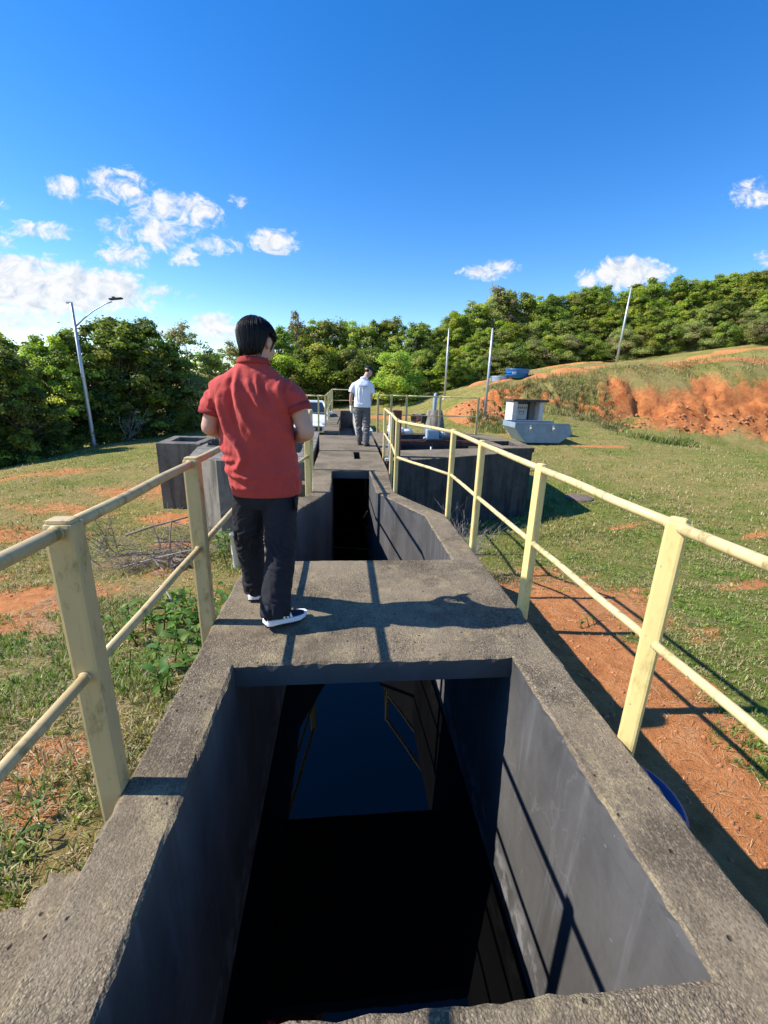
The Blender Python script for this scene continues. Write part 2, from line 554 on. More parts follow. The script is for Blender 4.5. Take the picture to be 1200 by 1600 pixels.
def yellow_mat(name, base, moss_amt):
    m, nt, bs = mat_new(name)
    p = wpos(nt)
    f = tnoise(nt, p, 9., 5)
    col = ramp(nt, f, [(.3, tuple(c * .93 for c in base)), (.7, base)])
    st = N(nt, 'ShaderNodeVectorMath', {0: p, 1: (1., 1., .45)}, operation='MULTIPLY').outputs[0]
    d = tnoise(nt, st, 14., 7, .72)
    col = mixc(nt, math_n(nt, 'MULTIPLY', smooth(nt, d, .50, .70), moss_amt), col, (.20, .165, .055))
    run = tnoise(nt, N(nt, 'ShaderNodeVectorMath', {0: p, 1: (26., 26., 1.6)}, operation='MULTIPLY').outputs[0], 1.0, 5, .6)
    col = mixc(nt, math_n(nt, 'MULTIPLY', smooth(nt, run, .56, .72), moss_amt * .55), col, (.24, .155, .055))
    chip = tnoise(nt, p, 42., 4, .62)
    col = mixc(nt, smooth(nt, chip, .685, .70), col, (.36, .33, .28))
    col = mixc(nt, smooth(nt, chip, .715, .725), col, (.15, .075, .04))
    setin(nt, bs, 'Base Color', col)
    setin(nt, bs, 'Roughness', .5)
    bump(nt, bs, tnoise(nt, p, 70., 4), .12, .003)
    return m


M['yellow'] = yellow_mat('cream yellow enamel', (.73, .575, .235), .40)
M['yellow_rail'] = yellow_mat('weathered yellow rail paint', (.66, .525, .255), .9)
M['yellow_old'] = yellow_mat('old mossy yellow enamel', (.56, .42, .20), .85)
M['yellow_deep'] = yellow_mat('orange yellow enamel', (.80, .50, .06), .3)


def ground_mat():
    m, nt, bs = mat_new('turf and red earth')
    p = wpos(nt)
    soil = N(nt, 'ShaderNodeAttribute', attribute_name='soil').outputs['Fac']
    dry = N(nt, 'ShaderNodeAttribute', attribute_name='dry').outputs['Fac']
    f = tnoise(nt, p, 34., 6, .75)
    g = tnoise(nt, p, 6.5, 7, .70)
    q = tnoise(nt, N(nt, 'ShaderNodeVectorMath', {0: p, 1: (11.3, 4.1, 0.)}, operation='ADD').outputs[0], 2.1, 7, .68)
    big = tnoise(nt, p, .7, 6, .62)
    c0 = lambda v, k: math_n(nt, 'MULTIPLY', math_n(nt, 'SUBTRACT', v, .5), k)
    grass = ramp(nt, f, [(.28, (.062, .090, .014)), (.5, (.150, .190, .034)), (.72, (.28, .28, .075))])
    grass_dry = ramp(nt, f, [(.28, (.160, .120, .040)), (.5, (.33, .250, .090)), (.72, (.48, .37, .165))])
    k = math_n(nt, 'ADD', dry, math_n(nt, 'ADD', c0(g, 1.5), math_n(nt, 'ADD', c0(q, 2.4), c0(big, 1.6))), clamp=True)
    gm = mixc(nt, k, grass, grass_dry)
    so = ramp(nt, g, [(.28, (.40, .148, .052)), (.5, (.58, .232, .082)), (.72, (.69, .325, .138))])
    so = mixc(nt, math_n(nt, 'MULTIPLY', smooth(nt, f, .52, .74), .5), so, (.48, .255, .130))
    so = mixc(nt, math_n(nt, 'MULTIPLY', smooth(nt, f, .46, .26), .4), so, (.19, .070, .030))
    so = mixc(nt, math_n(nt, 'MULTIPLY', smooth(nt, big, .52, .70), .35), so, (.33, .135, .060))
    bk = N(nt, 'ShaderNodeAttribute', attribute_name='bank').outputs['Fac']
    so = mixc(nt, math_n(nt, 'MULTIPLY', bk, .8), so, mixc(nt, smooth(nt, q, .40, .60), (.34, .092, .028), (.58, .205, .065)))
    edge = math_n(nt, 'ADD', soil, math_n(nt, 'ADD', c0(f, 1.0), math_n(nt, 'ADD', c0(g, 1.1), c0(q, .7))))
    col = mixc(nt, smooth(nt, edge, .36, .60), gm, so)
    setin(nt, bs, 'Base Color', col)
    setin(nt, bs, 'Roughness', .97)
    bs.inputs['Specular IOR Level'].default_value = .1
    h = math_n(nt, 'ADD', f, math_n(nt, 'ADD', math_n(nt, 'MULTIPLY', g, 2.2), math_n(nt, 'MULTIPLY', tnoise(nt, p, 150., 3, .6), .5)))
    bump(nt, bs, h, 1.0, .03)
    return m


M['ground'] = ground_mat()


def leaf_mat(name, attr='col', trans=.50, rough=.55):
    m, nt, bs = mat_new(name)
    c = N(nt, 'ShaderNodeAttribute', attribute_name=attr).outputs['Color']
    oi = N(nt, 'ShaderNodeObjectInfo')
    hsv = N(nt, 'ShaderNodeHueSaturation', {'Hue': math_n(nt, 'ADD', math_n(nt, 'MULTIPLY', math_n(nt, 'SUBTRACT', oi.outputs['Random'], .5), .035), .5),
                                            'Saturation': 1.0, 'Value': math_n(nt, 'ADD', math_n(nt, 'MULTIPLY', oi.outputs['Random'], .45), .8), 'Fac': 1.0, 'Color': c})
    setin(nt, bs, 'Base Color', hsv.outputs[0])
    setin(nt, bs, 'Roughness', rough)
    bs.inputs['Specular IOR Level'].default_value = .3
    tr = N(nt, 'ShaderNodeBsdfTranslucent', {'Color': mixc(nt, 1.0, hsv.outputs[0], (1.25, 1.3, .5), 'MULTIPLY')})
    mxs = N(nt, 'ShaderNodeMixShader', {0: trans, 1: bs.outputs[0], 2: tr.outputs[0]})
    out = [n for n in nt.nodes if n.type == 'OUTPUT_MATERIAL'][0]
    nt.links.new(mxs.outputs[0], out.inputs[0])
    return m


M['leaf'] = leaf_mat('tree leaves')
M['blade'] = leaf_mat('grass blades', trans=.25, rough=.6)
M['bark'] = simple('grey brown bark', (.15, .115, .085), .9, var=.4, scale=9, bumpy=.6)
M['twig'] = simple('dry grey twigs', (.27, .235, .205), .9, var=.35, scale=9, bumpy=.3)
M['galv'] = simple('galvanised steel', (.50, .51, .52), .45, metal=.55, var=.1, scale=5)
M['steel_dark'] = simple('dark oily steel', (.045, .042, .04), .5, metal=.4, var=.3)
M['rust'] = simple('rusty brown steel', (.14, .05, .03), .85, var=.4, scale=8, bumpy=.4)


def water_mat():
    m, nt, bs = mat_new('still dark water')
    setin(nt, bs, 'Base Color', (.0025, .003, .0032))
    setin(nt, bs, 'Roughness', .015)
    bs.inputs['IOR'].default_value = 1.33
    p = wpos(nt)
    bump(nt, bs, tnoise(nt, p, 5., 2), .015, .01)
    return m


M['water'] = water_mat()

# ================================================================ terrain
CTRL = np.array([
    (1.3, -3, -.88), (1.3, 0, -.88), (1.5, 1.3, -.86), (1.8, 2.2, -.84), (2.6, 1.2, -.82), (2.4, 3.5, -.92), (2.6, 4.4, -1.02), (1.3, 4.7, -1.05), (1.3, 6.2, -1.4),
    (2.0, 8.2, -1.6), (3.8, 8.9, -1.65), (5.2, 9, -1.58), (5.5, 12, -1.45), (6.5, 11.2, -1.38), (6, 15, -1.1),
    (3.5, 0, -.75), (4, 2, -.78), (5, 4.5, -1.05), (8, 7, -1.2), (8, 2, -.9), (12, 8, -1.1), (10, 13, -1.15), (8, 17, -.9), (9, 19, -.72),
    (11, 19, -.68), (6, 19, -.8), (15, 22, -.6), (16, 24.0, -.55), (22, 24.2, -.2), (26, 24.2, 0.), (10, 22.8, -.42), (14, 16, -.9), (20, 15, -.6),
    (25, 8, -.7), (40, 10, -.3), (38, 20, .1), (7.6, 22.5, -.3), (4, 24, -.6),
    (9.2, 27, 1.4), (12, 27.2, 1.95), (16, 27.2, 2.15), (20, 27, 2.3), (26, 26.8, 2.9), (36, 26.5, 3.5),
    (20, 45, 3.7), (28, 45, 4.8), (45, 45, 7.4), (45, 32, 5.4), (60, 60, 11), (30, 62, 7), (80, 40, 10), (25.5, 40, 4.15), (12, 30, 2.0), (25, 33, 3.5),
    (0, 30, -.4), (0, 46, .3), (8, 52, .7), (5, 27, -.55), (3, 22, -.75), (12, 48, 1.9), (-3, 20, -.95), (-2, 17, -1.05), (7.2, 31, .75), (4.6, 33, -.1),
    (-1.0, 1.3, -.40), (-1, -3, -.5), (-3, 0, -.6), (-1.4, 2.5, -.58), (-1.45, 5.4, -.98), (-2.2, 8, -1.5), (-4.4, 10.4, -1.63), (-5, 12, -1.6),
    (-3, 4, -.9), (-6, 3, -1.1), (-6, 7, -1.4), (-8, 11, -1.62), (-8, 17, -1.55), (-7, 24, -1.5),
    (-12.8, 17, -2.0), (-13, 23.7, -2.0), (-9, 32, -1.6), (-11, 21, -1.78), (-10, 14, -1.68), (-20, 17, -4.2), (-22, 25, -4.4), (-17, 34, -3.2),
    (-25, 10, -4.5), (-15, 8, -2.3), (-15, 2, -2.0), (-40, 20, -7), (-40, 50, -7), (-15, 46, -2.2), (-5, 41, -.7), (0, -30, -.5), (-40, -30, -4), (40, -30, -.5),
    (0, 120, 4), (-80, 120, -4), (90, 120, 16), (120, 20, 10), (-120, 20, -8),
], dtype=float)


def _tps(r2):
    return np.where(r2 > 0, .5 * r2 * np.log(r2 + 1e-12), 0)


def _fit():
    p, z = CTRL[:, :2], CTRL[:, 2]
    n = len(p)
    d2 = ((p[:, None] - p[None]) ** 2).sum(-1)
    A = np.zeros((n + 3, n + 3))
    A[:n, :n] = _tps(d2) + np.eye(n) * .02
    A[:n, n] = 1; A[:n, n + 1:] = p
    A[n, :n] = 1; A[n + 1:, :n] = p.T
    return np.linalg.solve(A, np.concatenate([z, np.zeros(3)]))


_TW = _fit()


def base_h(x, y):
    x = np.asarray(x, float); y = np.asarray(y, float)
    out = np.zeros(x.shape)
    fl = out.ravel(); X = x.ravel(); Y = y.ravel()
    for a in range(0, len(X), 20000):
        xs, ys = X[a:a + 20000], Y[a:a + 20000]
        d2 = (xs[:, None] - CTRL[:, 0]) ** 2 + (ys[:, None] - CTRL[:, 1]) ** 2
        fl[a:a + 20000] = _tps(d2) @ _TW[:len(CTRL)] + _TW[-3] + xs * _TW[-2] + ys * _TW[-1]
    return out


def bank_mask(x, y):
    """the eroded face of the cut bank"""
    wob = n2(x, np.zeros_like(x), .22, 3, 4.) * 2.4 + n2(x, np.zeros_like(x), .9, 2, 9.) * .5
    c = 25.7 + wob * .9
    m = np.exp(-((y - c) / 1.55) ** 2)
    return m * sstep(x, 6.2, 8.5)


def ground_h(x, y):
    x = np.asarray(x, float); y = np.asarray(y, float)
    h = base_h(x, y)
    dist = np.hypot(x, y)
    h = h + n2(x, y, .55, 4, 1.) * .06 * sstep(dist, 1, 8) + n2(x, y, 2.6, 3, 2.) * .018
    h = h + .75 * np.exp(-(((x - 7.0) / 1.9) ** 2 + ((y - 24.6) / 1.5) ** 2))
    bm_ = bank_mask(x, y)
    # gullies cut down the face, ledges of harder earth, crumbled lumps
    wx = x + n2(x, y, .8, 2, 61.) * .9
    gul = np.abs(n2(wx, y * .30, .75, 3, 3.)) * 2.2
    gul2 = np.abs(n2(wx, y * .35, 2.0, 3, 33.)) * 2.0
    cut_ = (np.clip(1 - gul * 2.2, 0, 1) * .48 + np.clip(1 - gul2 * 2.0, 0, 1) * .24) * np.clip(.6 + n2(x, y, .5, 2, 83.) * 2.2, .05, 1.3)
    lump = n2(x, y, 2.4, 4, 8.) * .45 + np.abs(n2(x, y, 4.2, 3, 51.)) * .40
    hb = h - bm_ * cut_ + bm_ * (lump - .02)
    st = .42
    q_ = hb / st + n2(x, y, .5, 2, 71.) * 1.2
    led = (np.floor(q_) + sstep(q_ - np.floor(q_), .62, .95) - n2(x, y, .5, 2, 71.) * 1.2) * st
    h = np.where(bm_ > .02, hb + (led - hb) * .65 * np.clip(bm_ * 1.6, 0, 1), hb)
    h = h - .55 * np.exp(-(((x - 18.3) / 1.1) ** 2 + ((y - 25.5) / .5) ** 2)) - .45 * np.exp(-(((x - 25.5) / 1.3) ** 2 + ((y - 25.7) / .5) ** 2))
    # small erosion steps on the slope above
    up = sstep(y, 27.5, 29) * (1 - sstep(y, 37, 42)) * sstep(x, 8, 11)
    t = np.sin(y * 1.15 + n2(x, y, .16, 3, 12.) * 5.)
    h = h + up * sstep(t, .55, .95) * .28
    return h


def soil_mask(x, y):
    """0 grass .. 1 bare red earth"""
    s = np.zeros_like(x)

    def blob(cx, cy, rx, ry, w=1., rot=0.):
        nonlocal s
        dx, dy = x - cx, y - cy
        c, sn = math.cos(rot), math.sin(rot)
        u, v = (dx * c + dy * sn) / rx, (-dx * sn + dy * c) / ry
        s = np.maximum(s, w * np.clip(1.35 - np.sqrt(u * u + v * v), 0, 1))
    # strip between the channel and the turf on the right
    edge = 3.0 + .32 * np.clip(y - 2.5, 0, 2.2) + .12 * np.sin(y * 1.9) + n2(x, y, .8, 4, 5.) * 1.1 + n2(x, y, 3.1, 3, 6.) * .35 + .10 * np.clip(y - 3, 0, 9)
    s = np.maximum(s, (1 - sstep(x, edge - .45, edge + .45)) * sstep(x, .9, 1.2) * (1 - sstep(y, 4.6, 6.6)) * 1.)
    blob(3.1, 5.9, .55, .5, .85); blob(5.9, 5.0, .8, .22, .8, .2); blob(3.7, 3.5, .45, .14, .6, .5); blob(8.5, 7.4, .9, .25, .6, .3)
    blob(6.3, 8.6, .9, .22, .55, .2); blob(11.2, 17.6, 1.6, .32, .8); blob(5.6, 14., .9, .8, .5); blob(3.95, 4.9, .5, .25, .5)
    # spoil mound behind the tank and the bank
    blob(7.6, 23.5, 2.1, 1.6, 1.); blob(5.4, 26.0, 2.0, 1.5, .9); blob(2., 29., 3., .8, .75); blob(-1., 34., 3., 1., .6)
    bmk = bank_mask(x, y)
    bmk = bmk * sstep(y + n2(x, y, .7, 2, 81.) * .8, 24.3, 25.1)
    veg = n2(x, y, .33, 3, 21.)
    right = sstep(x, 15.6, 17.4)
    s = np.maximum(s, np.clip(bmk * 1.25 - .1 + n2(x, y, 1.1, 3, 23.) * .35, 0, 1.1) * (right * np.clip(.98 + veg * 1.3, 0, 1.2) + (1 - right) * np.clip(.55 + veg * 1.8, 0, 1)))
    blob(21.5, 24.6, 4.2, 1.2, .95, .05); blob(27., 24.6, 4., 1.9, 1.); blob(13.5, 28.5, 2.5, .35, .7); blob(17, 29.5, 2.2, .4, .75)
    t = np.sin(y * 1.15 + n2(x, y, .16, 3, 12.) * 5.)
    up = sstep(y, 27.2, 28.5) * (1 - sstep(y, 36, 41)) * sstep(x, 8, 11)
    s = np.maximum(s, up * sstep(t, .62, .97) * (.45 + .5 * sstep(n2(x, y, .3, 2, 31.), -.1, .3)))
    # left side
    blob(-3.5, 4.65, .95, .55, 1., -.1); blob(-3.1, 3.9, .7, .25, .7); blob(-1.55, 1.85, .35, .28, .62); blob(-1.5, 1.6, .3, .22, .6)
    blob(-3.9, 9.6, .9, .8, .7); blob(-3.0, 7.6, .5, .5, .6); blob(-1.5, 4.2, .3, .6, .45); blob(-6.9, 8.5, 1.9, .6, .56, -.25); blob(-7.2, 10.6, 2.2, .7, .46, -.35)
    blob(-5.8, 12.2, 1.8, 1.0, .42, -.1); blob(-9.4, 15.0, 2.4, 1.0, .36, .3); blob(-6.0, 16.2, 1.2, .5, .5); blob(-2.4, 5.6, .4, .3, .5)
    s = s + .07 + n2(x, y, 1.3, 3, 17.) * .20 + n2(x, y, .45, 3, 19.) * .22 * sstep(np.hypot(x, y), 2, 6)
    s = s + (.06 + n2(x, y, .55, 4, 95.) * .30) * sstep(-x, 2.5, 4.5) * sstep(y, 3, 6) * (1 - sstep(y, 13, 18))
    s = s + (.16 + n2(x, y, 1.7, 4, 91.) * .38) * sstep(-x, .8, 1.1) * (1 - sstep(y, 5, 9))
    return np.clip(s, 0, 1.2)


def dry_mask(x, y):
    d = .50 + n2(x, y, .35, 3, 40.) * .7
    d = d + .34 * sstep(x, -14, -4) * (1 - sstep(x, -2, -1)) * sstep(y, 3.5, 6) * (1 - sstep(y, 15, 19))
    d = d + .12 * sstep(y, 20, 30)
    d = d - .34 * sstep(x, 2.2, 3.2) * (1 - sstep(x, 6, 10)) * (1 - sstep(y, 4.5, 8))
    d = d + .05 * sstep(-x, 2, 4) * (1 - sstep(y, 18, 24))
    d = d + .18 * sstep(-x, .8, 1.2) * (1 - sstep(y, 5, 8))
    d = d + .30 * np.exp(-((x + 1.6) ** 2 + (y - 1.4) ** 2) / .8)
    return np.clip(d, 0, 1)


def geo_lines(a, b, step, lo, hi, grow_lo, grow_hi):
    core = list(np.arange(a, b + 1e-6, step))
    s, v = step, core[-1]
    while v < hi:
        s = min(s * (grow_hi if v < b + 24 else 1.05), 9.)
        v += s; core.append(v)
    s, v = step, core[0]
    pre = []
    while v > lo:
        s = min(s * grow_lo, 9.)
        v -= s; pre.append(v)
    return np.array(pre[::-1] + core)


# plan of the concrete, used to leave the ground out from under it
OUT_L = [(-.80, -1.6), (-.80, 4.75), (-.43, 5.86), (-.53, 7.41)]
OUT_R = [(1.21, -1.6), (1.21, 4.75), (.72, 5.86), (.80, 7.41)]
WALKWAY = [(-.53, 7.42), (.80, 7.42), (.86, 12.9), (-.70, 12.9)]
TANK_R = [(.90, 8.56), (1.97, 8.92), (3.74, 9.82), (4.62, 10.02), (4.95, 11.6), (5.05, 13.2), (4.6, 14.2), (.95, 14.2)]
TANK_L = [(-.62, 8.40), (-1.70, 8.42), (-2.45, 8.45), (-3.14, 9.05), (-3.35, 10.2), (-3.3, 14.0), (-.75, 14.0)]
BOX_L = [(-4.43, 10.60), (-3.42, 10.58), (-3.40, 12.1), (-4.55, 12.1)]
FAR_CH = [(-.62, 14.25), (1.02, 14.25), (1.05, 25.5), (-.60, 25.5)]


def inside(poly, x, y):
    r = np.zeros(x.shape, bool)
    n = len(poly)
    for i in range(n):
        x0, y0 = poly[i]; x1, y1 = poly[(i + 1) % n]
        c = ((y0 > y) != (y1 > y))
        with np.errstate(divide='ignore', invalid='ignore'):
            r ^= c & (x < (x1 - x0) * (y - y0) / (y1 - y0 + 1e-12) + x0)
    return r


def shrink(poly, d):
    cx = sum(p[0] for p in poly) / len(poly); cy = sum(p[1] for p in poly) / len(poly)
    out = []
    for x, y in poly:
        l = math.hypot(x - cx, y - cy)
        out.append((x - (x - cx) / l * d * 1.2, y - (y - cy) / l * d * 1.2))
    return out


FLUME_POLY = OUT_L + OUT_R[::-1]


def make_ground():
    gx = geo_lines(-6., 7.5, .085, -170, 190, 1.03, 1.011)
    gy = geo_lines(.4, 13., .085, -60, 260, 1.05, 1.010)
    X, Y = np.meshgrid(gx, gy)
    Z = ground_h(X, Y)
    nx, ny = len(gx), len(gy)
    idx = np.arange(nx * ny).reshape(ny, nx)
    F = np.stack([idx[:-1, :-1], idx[:-1, 1:], idx[1:, 1:], idx[1:, :-1]], -1).reshape(-1, 4)
    cx = X.ravel()[F].mean(1); cy = Y.ravel()[F].mean(1)
    # the flume is narrow, so test it with its own margin
    ins = inside([(-.70, -1.5), (-.70, 4.72), (-.33, 5.86), (-.43, 7.45), (.70, 7.45), (.62, 5.86), (1.11, 4.72), (1.11, -1.5)], cx, cy)
    for p in (WALKWAY, TANK_R, TANK_L, BOX_L, FAR_CH):
        ins |= inside(shrink(p, .13), cx, cy)
    F = F[~ins]
    V = np.stack([X.ravel(), Y.ravel(), Z.ravel()], -1)
    so = soil_mask(X.ravel(), Y.ravel()); dr = dry_mask(X.ravel(), Y.ravel())
    g = np_mesh('ground', V, F, M['ground'], sm=True, colors={'soil': so, 'dry': dr, 'bank': bank_mask(X.ravel(), Y.ravel()) * sstep(X.ravel(), 7., 9.) + 0})
    tag(g, 'rolling turf with bare red earth patches and a red cut bank', 'ground', kind='structure')
    return g


make_ground()


def gz(x, y):
    return float(ground_h(np.array([x]), np.array([y]))[0])


# ================================================================ concrete
def resample(poly, step, closed=True):
    out = []
    n = len(poly)
    for i in range(n if closed else n - 1):
        a = Vector(poly[i]).to_2d(); b = Vector(poly[(i + 1) % n]).to_2d()
        k = max(1, int(round((b - a).length / step)))
        for j in range(k):
            out.append(a + (b - a) * (j / k))
    if not closed:
        out.append(Vector(poly[-1]).to_2d())
    return out


def offset_poly(poly, d):
    """poly counter-clockwise, positive d = outwards"""
    n = len(poly)
    out = []
    for i in range(n):
        a, b, c = Vector(poly[i - 1]), Vector(poly[i]), Vector(poly[(i + 1) % n])
        e1 = (b - a).normalized(); e2 = (c - b).normalized()
        n1 = Vector((e1.y, -e1.x)); n2_ = Vector((e2.y, -e2.x))
        bis = (n1 + n2_)
        bis = bis.normalized() if bis.length > 1e-6 else n1
        k = d / max(.35, bis.dot(n1))
        out.append(b + bis * k)
    return out


def ccw(poly):
    a = sum(poly[i - 1][0] * poly[i][1] - poly[i][0] * poly[i - 1][1] for i in range(len(poly)))
    return list(poly) if a > 0 else list(poly)[::-1]


def jit(v, s, amp, z=0.):
    return Vector((mnoise.noise(Vector((v.x * s, v.y * s, 3.3 + z))), mnoise.noise(Vector((v.x * s, v.y * s, 9.1 + z))))) * amp


def slab(name, outer, holes, zt, zb, mats, parent=None, step=.04, bev=.014, chip=.012, hole_mat=1, out_mat=0, zjit=.003, bottom=True):
    """a cast slab with worn, chipped edges; holes lined with the second material"""
    bm = bmesh.new()
    loops = []
    for k, poly in enumerate([outer] + list(holes)):
        p = resample(ccw(poly), step)
        base = p
        edge = []
        for v in base:
            j = jit(v, 9., chip * .55) + jit(v, 34., chip * .6, 5.)
            edge.append(v + j)
        loops.append((edge, base))
    tops = []
    for k, (edge, base) in enumerate(loops):
        sgn = -1 if k == 0 else 1
        top = offset_poly([tuple(v) for v in base], sgn * bev)
        top = [t + jit(t, 21., chip * .55, 2.) for t in top]
        tv = [bm.verts.new((t.x, t.y, zt + mnoise.noise(Vector((t.x * 3, t.y * 3, 1.))) * zjit)) for t in top]
        ev = [bm.verts.new((e.x, e.y, zt - bev * (.75 + .5 * mnoise.noise(Vector((e.x * 15, e.y * 15, 4.)))))) for e in edge]
        lv = [bm.verts.new((b.x, b.y, zt - bev * 3.2)) for b in base]
        bv = [bm.verts.new((b.x, b.y, zb)) for b in base]
        n = len(tv)
        mt = out_mat if k == 0 else hole_mat
        for i in range(n):
            j = (i + 1) % n
            for r0, r1, m_ in ((ev, tv, 0), (lv, ev, mt), (bv, lv, mt)):
                q = (r0[i], r0[j], r1[j], r1[i]) if k == 0 else (r0[j], r0[i], r1[i], r1[j])
                f = bm.faces.new(q)
                f.material_index = m_
        tops.append((tv, bv))
    # top cap
    polys = [[v.co.copy() for v in tv] for tv, _ in tops]
    flat = [v for tv, _ in tops for v in tv]
    for tri in tessellate_polygon([[Vector((c.x, c.y, 0)) for c in p] for p in polys]):
        try:
            f = bm.faces.new([flat[i] for i in tri])
            f.normal_update()
            if f.normal.z < 0: f.normal_flip()
        except ValueError:
            pass
    if bottom:
        flatb = [v for _, bv in tops for v in bv]
        polys = [[v.co.copy() for v in bv] for _, bv in tops]
        for tri in tessellate_polygon([[Vector((c.x, c.y, 0)) for c in p] for p in polys]):
            try:
                f = bm.faces.new([flatb[i] for i in tri])
                f.normal_update()
                if f.normal.z > 0: f.normal_flip()
                f.material_index = hole_mat
            except ValueError:
                pass
    return obj(name, bm, mats, parent)


H1 = [(-.574, .64), (.956, .625), (.956, 1.99), (-.574, 1.99)]
H2 = [(-.574, 3.40), (.956, 3.40), (.956, 4.73), (.47, 5.86), (.462, 7.40), (-.185, 7.40), (-.17, 5.92), (-.574, 4.78)]
HLOW = [(-.574, .64), (.956, .625), (.956, 4.73), (.47, 5.86), (.462, 12.8), (-.185, 12.8), (-.17, 5.92), (-.574, 4.78)]

chan = empty('flume_channel', (0.2, 4., 0))
tag(chan, 'long open concrete flume channel the men walk along, painted black inside', 'water channel')
off = Matrix.Translation((-.2, -4., 0))


def under(parent, o):
    """parent without moving"""
    o.parent = parent
    o.matrix_parent_inverse = Matrix.Translation(Vector(parent.location)).inverted() if parent.rotation_euler.z == 0 else parent.matrix_basis.inverted()
    return o


OUTER = OUT_L[::-1] + OUT_R
under(chan, slab('rim_slab', OUTER, [H1, H2], 0., -.135, [M['rim'], M['paint']], chip=.016))
OUT_LOW = [(-.80, -1.6), (1.21, -1.6), (1.21, 4.75), (.72, 5.86), (.80, 7.41), (.80, 12.88), (-.53, 12.88), (-.53, 7.41), (-.43, 5.86), (-.80, 4.75)]


def low_walls():
    bm = bmesh.new()
    for k, poly in enumerate((ccw([(x * .999, y * .9995) for x, y in OUT_LOW]), ccw(HLOW))):
        lo = [bm.verts.new((x, y, -2.4)) for x, y in poly]
        hi = [bm.verts.new((x, y, -.1355)) for x, y in poly]
        n = len(poly)
        for i in range(n):
            j = (i + 1) % n
            q = (lo[i], lo[j], hi[j], hi[i]) if k == 0 else (lo[j], lo[i], hi[i], hi[j])
            f = bm.faces.new(q); f.material_index = k
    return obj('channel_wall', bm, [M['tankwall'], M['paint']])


under(chan, low_walls())
# walkway slabs beyond the throat
for (y0, y1, dz) in ((7.425, 8.62, .004), (8.64, 9.80, -.006), (9.82, 12.86, .010)):
    xl = lambda y: -.53 - .17 * max(0, (y - 10.) / 2.9)
    xr = lambda y: .80 + .06 * (y - 7.4) / 5.5
    poly = [(xl(y0), y0), (xr(y0), y0), (xr(y1), y1), (xl(y1), y1)]
    holes = [[(.24, 8.72), (.37, 8.72), (.37, 9.70), (.24, 9.70)]] if abs(y0 - 8.64) < .01 else []
    under(chan, slab('walkway_slab', poly, holes, dz, -.125 + dz, [M['walk'], M['steel_dark']], step=.09, bev=.008, chip=.012))
# stair treads going down to the left of the rim
for (x0, x1, z) in ((-.985, -.803, -.16), (-1.20, -.988, -.32), (-1.42, -1.203, -.48)):
    under(chan, slab('stair_tread', [(x0, -1.5), (x1, -1.5), (x1, 1.125), (x0, 1.125)], [], z, -1.0, [M['rim'], M['rim']], step=.035, bev=.018, chip=.042))
# cover strip in the dark throat: a dangling rag of pipe bracket
for a, b in (((.33, 6.6, -.62), (.40, 6.75, -.55)), ((.40, 6.5, -.75), (.45, 6.62, -.86))):
    bm = bmesh.new()
    tube(bm, [a, b], .012, 6)
    under(chan, obj('pipe_bracket', bm, M['rust']))

wbm = bmesh.new()
for poly, z in ((offset_poly(ccw(HLOW), .02), -1.52),):
    vs = [wbm.verts.new((p.x, p.y, z)) for p in poly]
    wbm.faces.new(vs)
tag(obj('water', wbm, M['water']), 'still black water in the concrete channel', 'water', kind='structure')

# right tank
tr_ = empty('concrete_tank', (3., 11., -1.6))
tag(tr_, 'large dark stained many sided concrete tank right of the walkway', 'tank')
HR = [(1.30, 10.05), (3.32, 10.62), (4.2, 11.2), (4.45, 12.6), (4.1, 13.75), (1.35, 13.75)]
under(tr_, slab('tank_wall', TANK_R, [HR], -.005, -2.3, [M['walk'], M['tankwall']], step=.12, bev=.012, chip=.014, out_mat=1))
# raised gate chamber on its right corner
BX = [(3.46, 9.70), (3.79, 9.80), (4.66, 9.99), (4.80, 11.55), (3.90, 11.40)]
BXH = [(3.62, 10.05), (4.32, 10.22), (4.45, 11.25), (3.97, 11.15)]
BX = [(3.80, 9.84), (4.655, 10.0), (4.80, 11.60), (3.72, 11.35)]
BXH = [(3.55 + .42, 10.25), (4.42, 10.30), (4.52, 11.35), (3.95, 11.22)]
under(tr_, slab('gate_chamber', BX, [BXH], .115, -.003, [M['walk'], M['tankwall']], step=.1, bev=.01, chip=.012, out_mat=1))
bm = bmesh.new()
prism(bm, [tuple(v) for v in offset_poly(ccw(HR), .05)], -1.05, -.95)
under(tr_, obj('tank_floor', bm, M['tankwall']))
# left tank and box
tl_ = empty('concrete_tank', (-2., 11., -1.6))
tag(tl_, 'pale grey stained concrete tank left of the walkway behind the red shirt', 'tank')
HL = [(-.95, 9.55), (-1.9, 9.42), (-2.85, 9.95), (-2.95, 13.6), (-1.0, 13.6)]
under(tl_, slab('tank_wall', TANK_L, [HL], -.02, -2.3, [M['boxwall'], M['boxwall']], step=.12, bev=.012, chip=.014, out_mat=1))
for x in (-1.62, -2.04):
    bm = bmesh.new()
    box(bm, x, x + .05, 8.385, 8.45, -2.1, -.05, bev=.008)
    under(tl_, obj('formwork_rib', bm, M['boxwall']))
bm = bmesh.new()
prism(bm, [tuple(v) for v in offset_poly(ccw(HL), .05)], -1.05, -.95)
under(tl_, obj('tank_floor', bm, M['tankwall']))
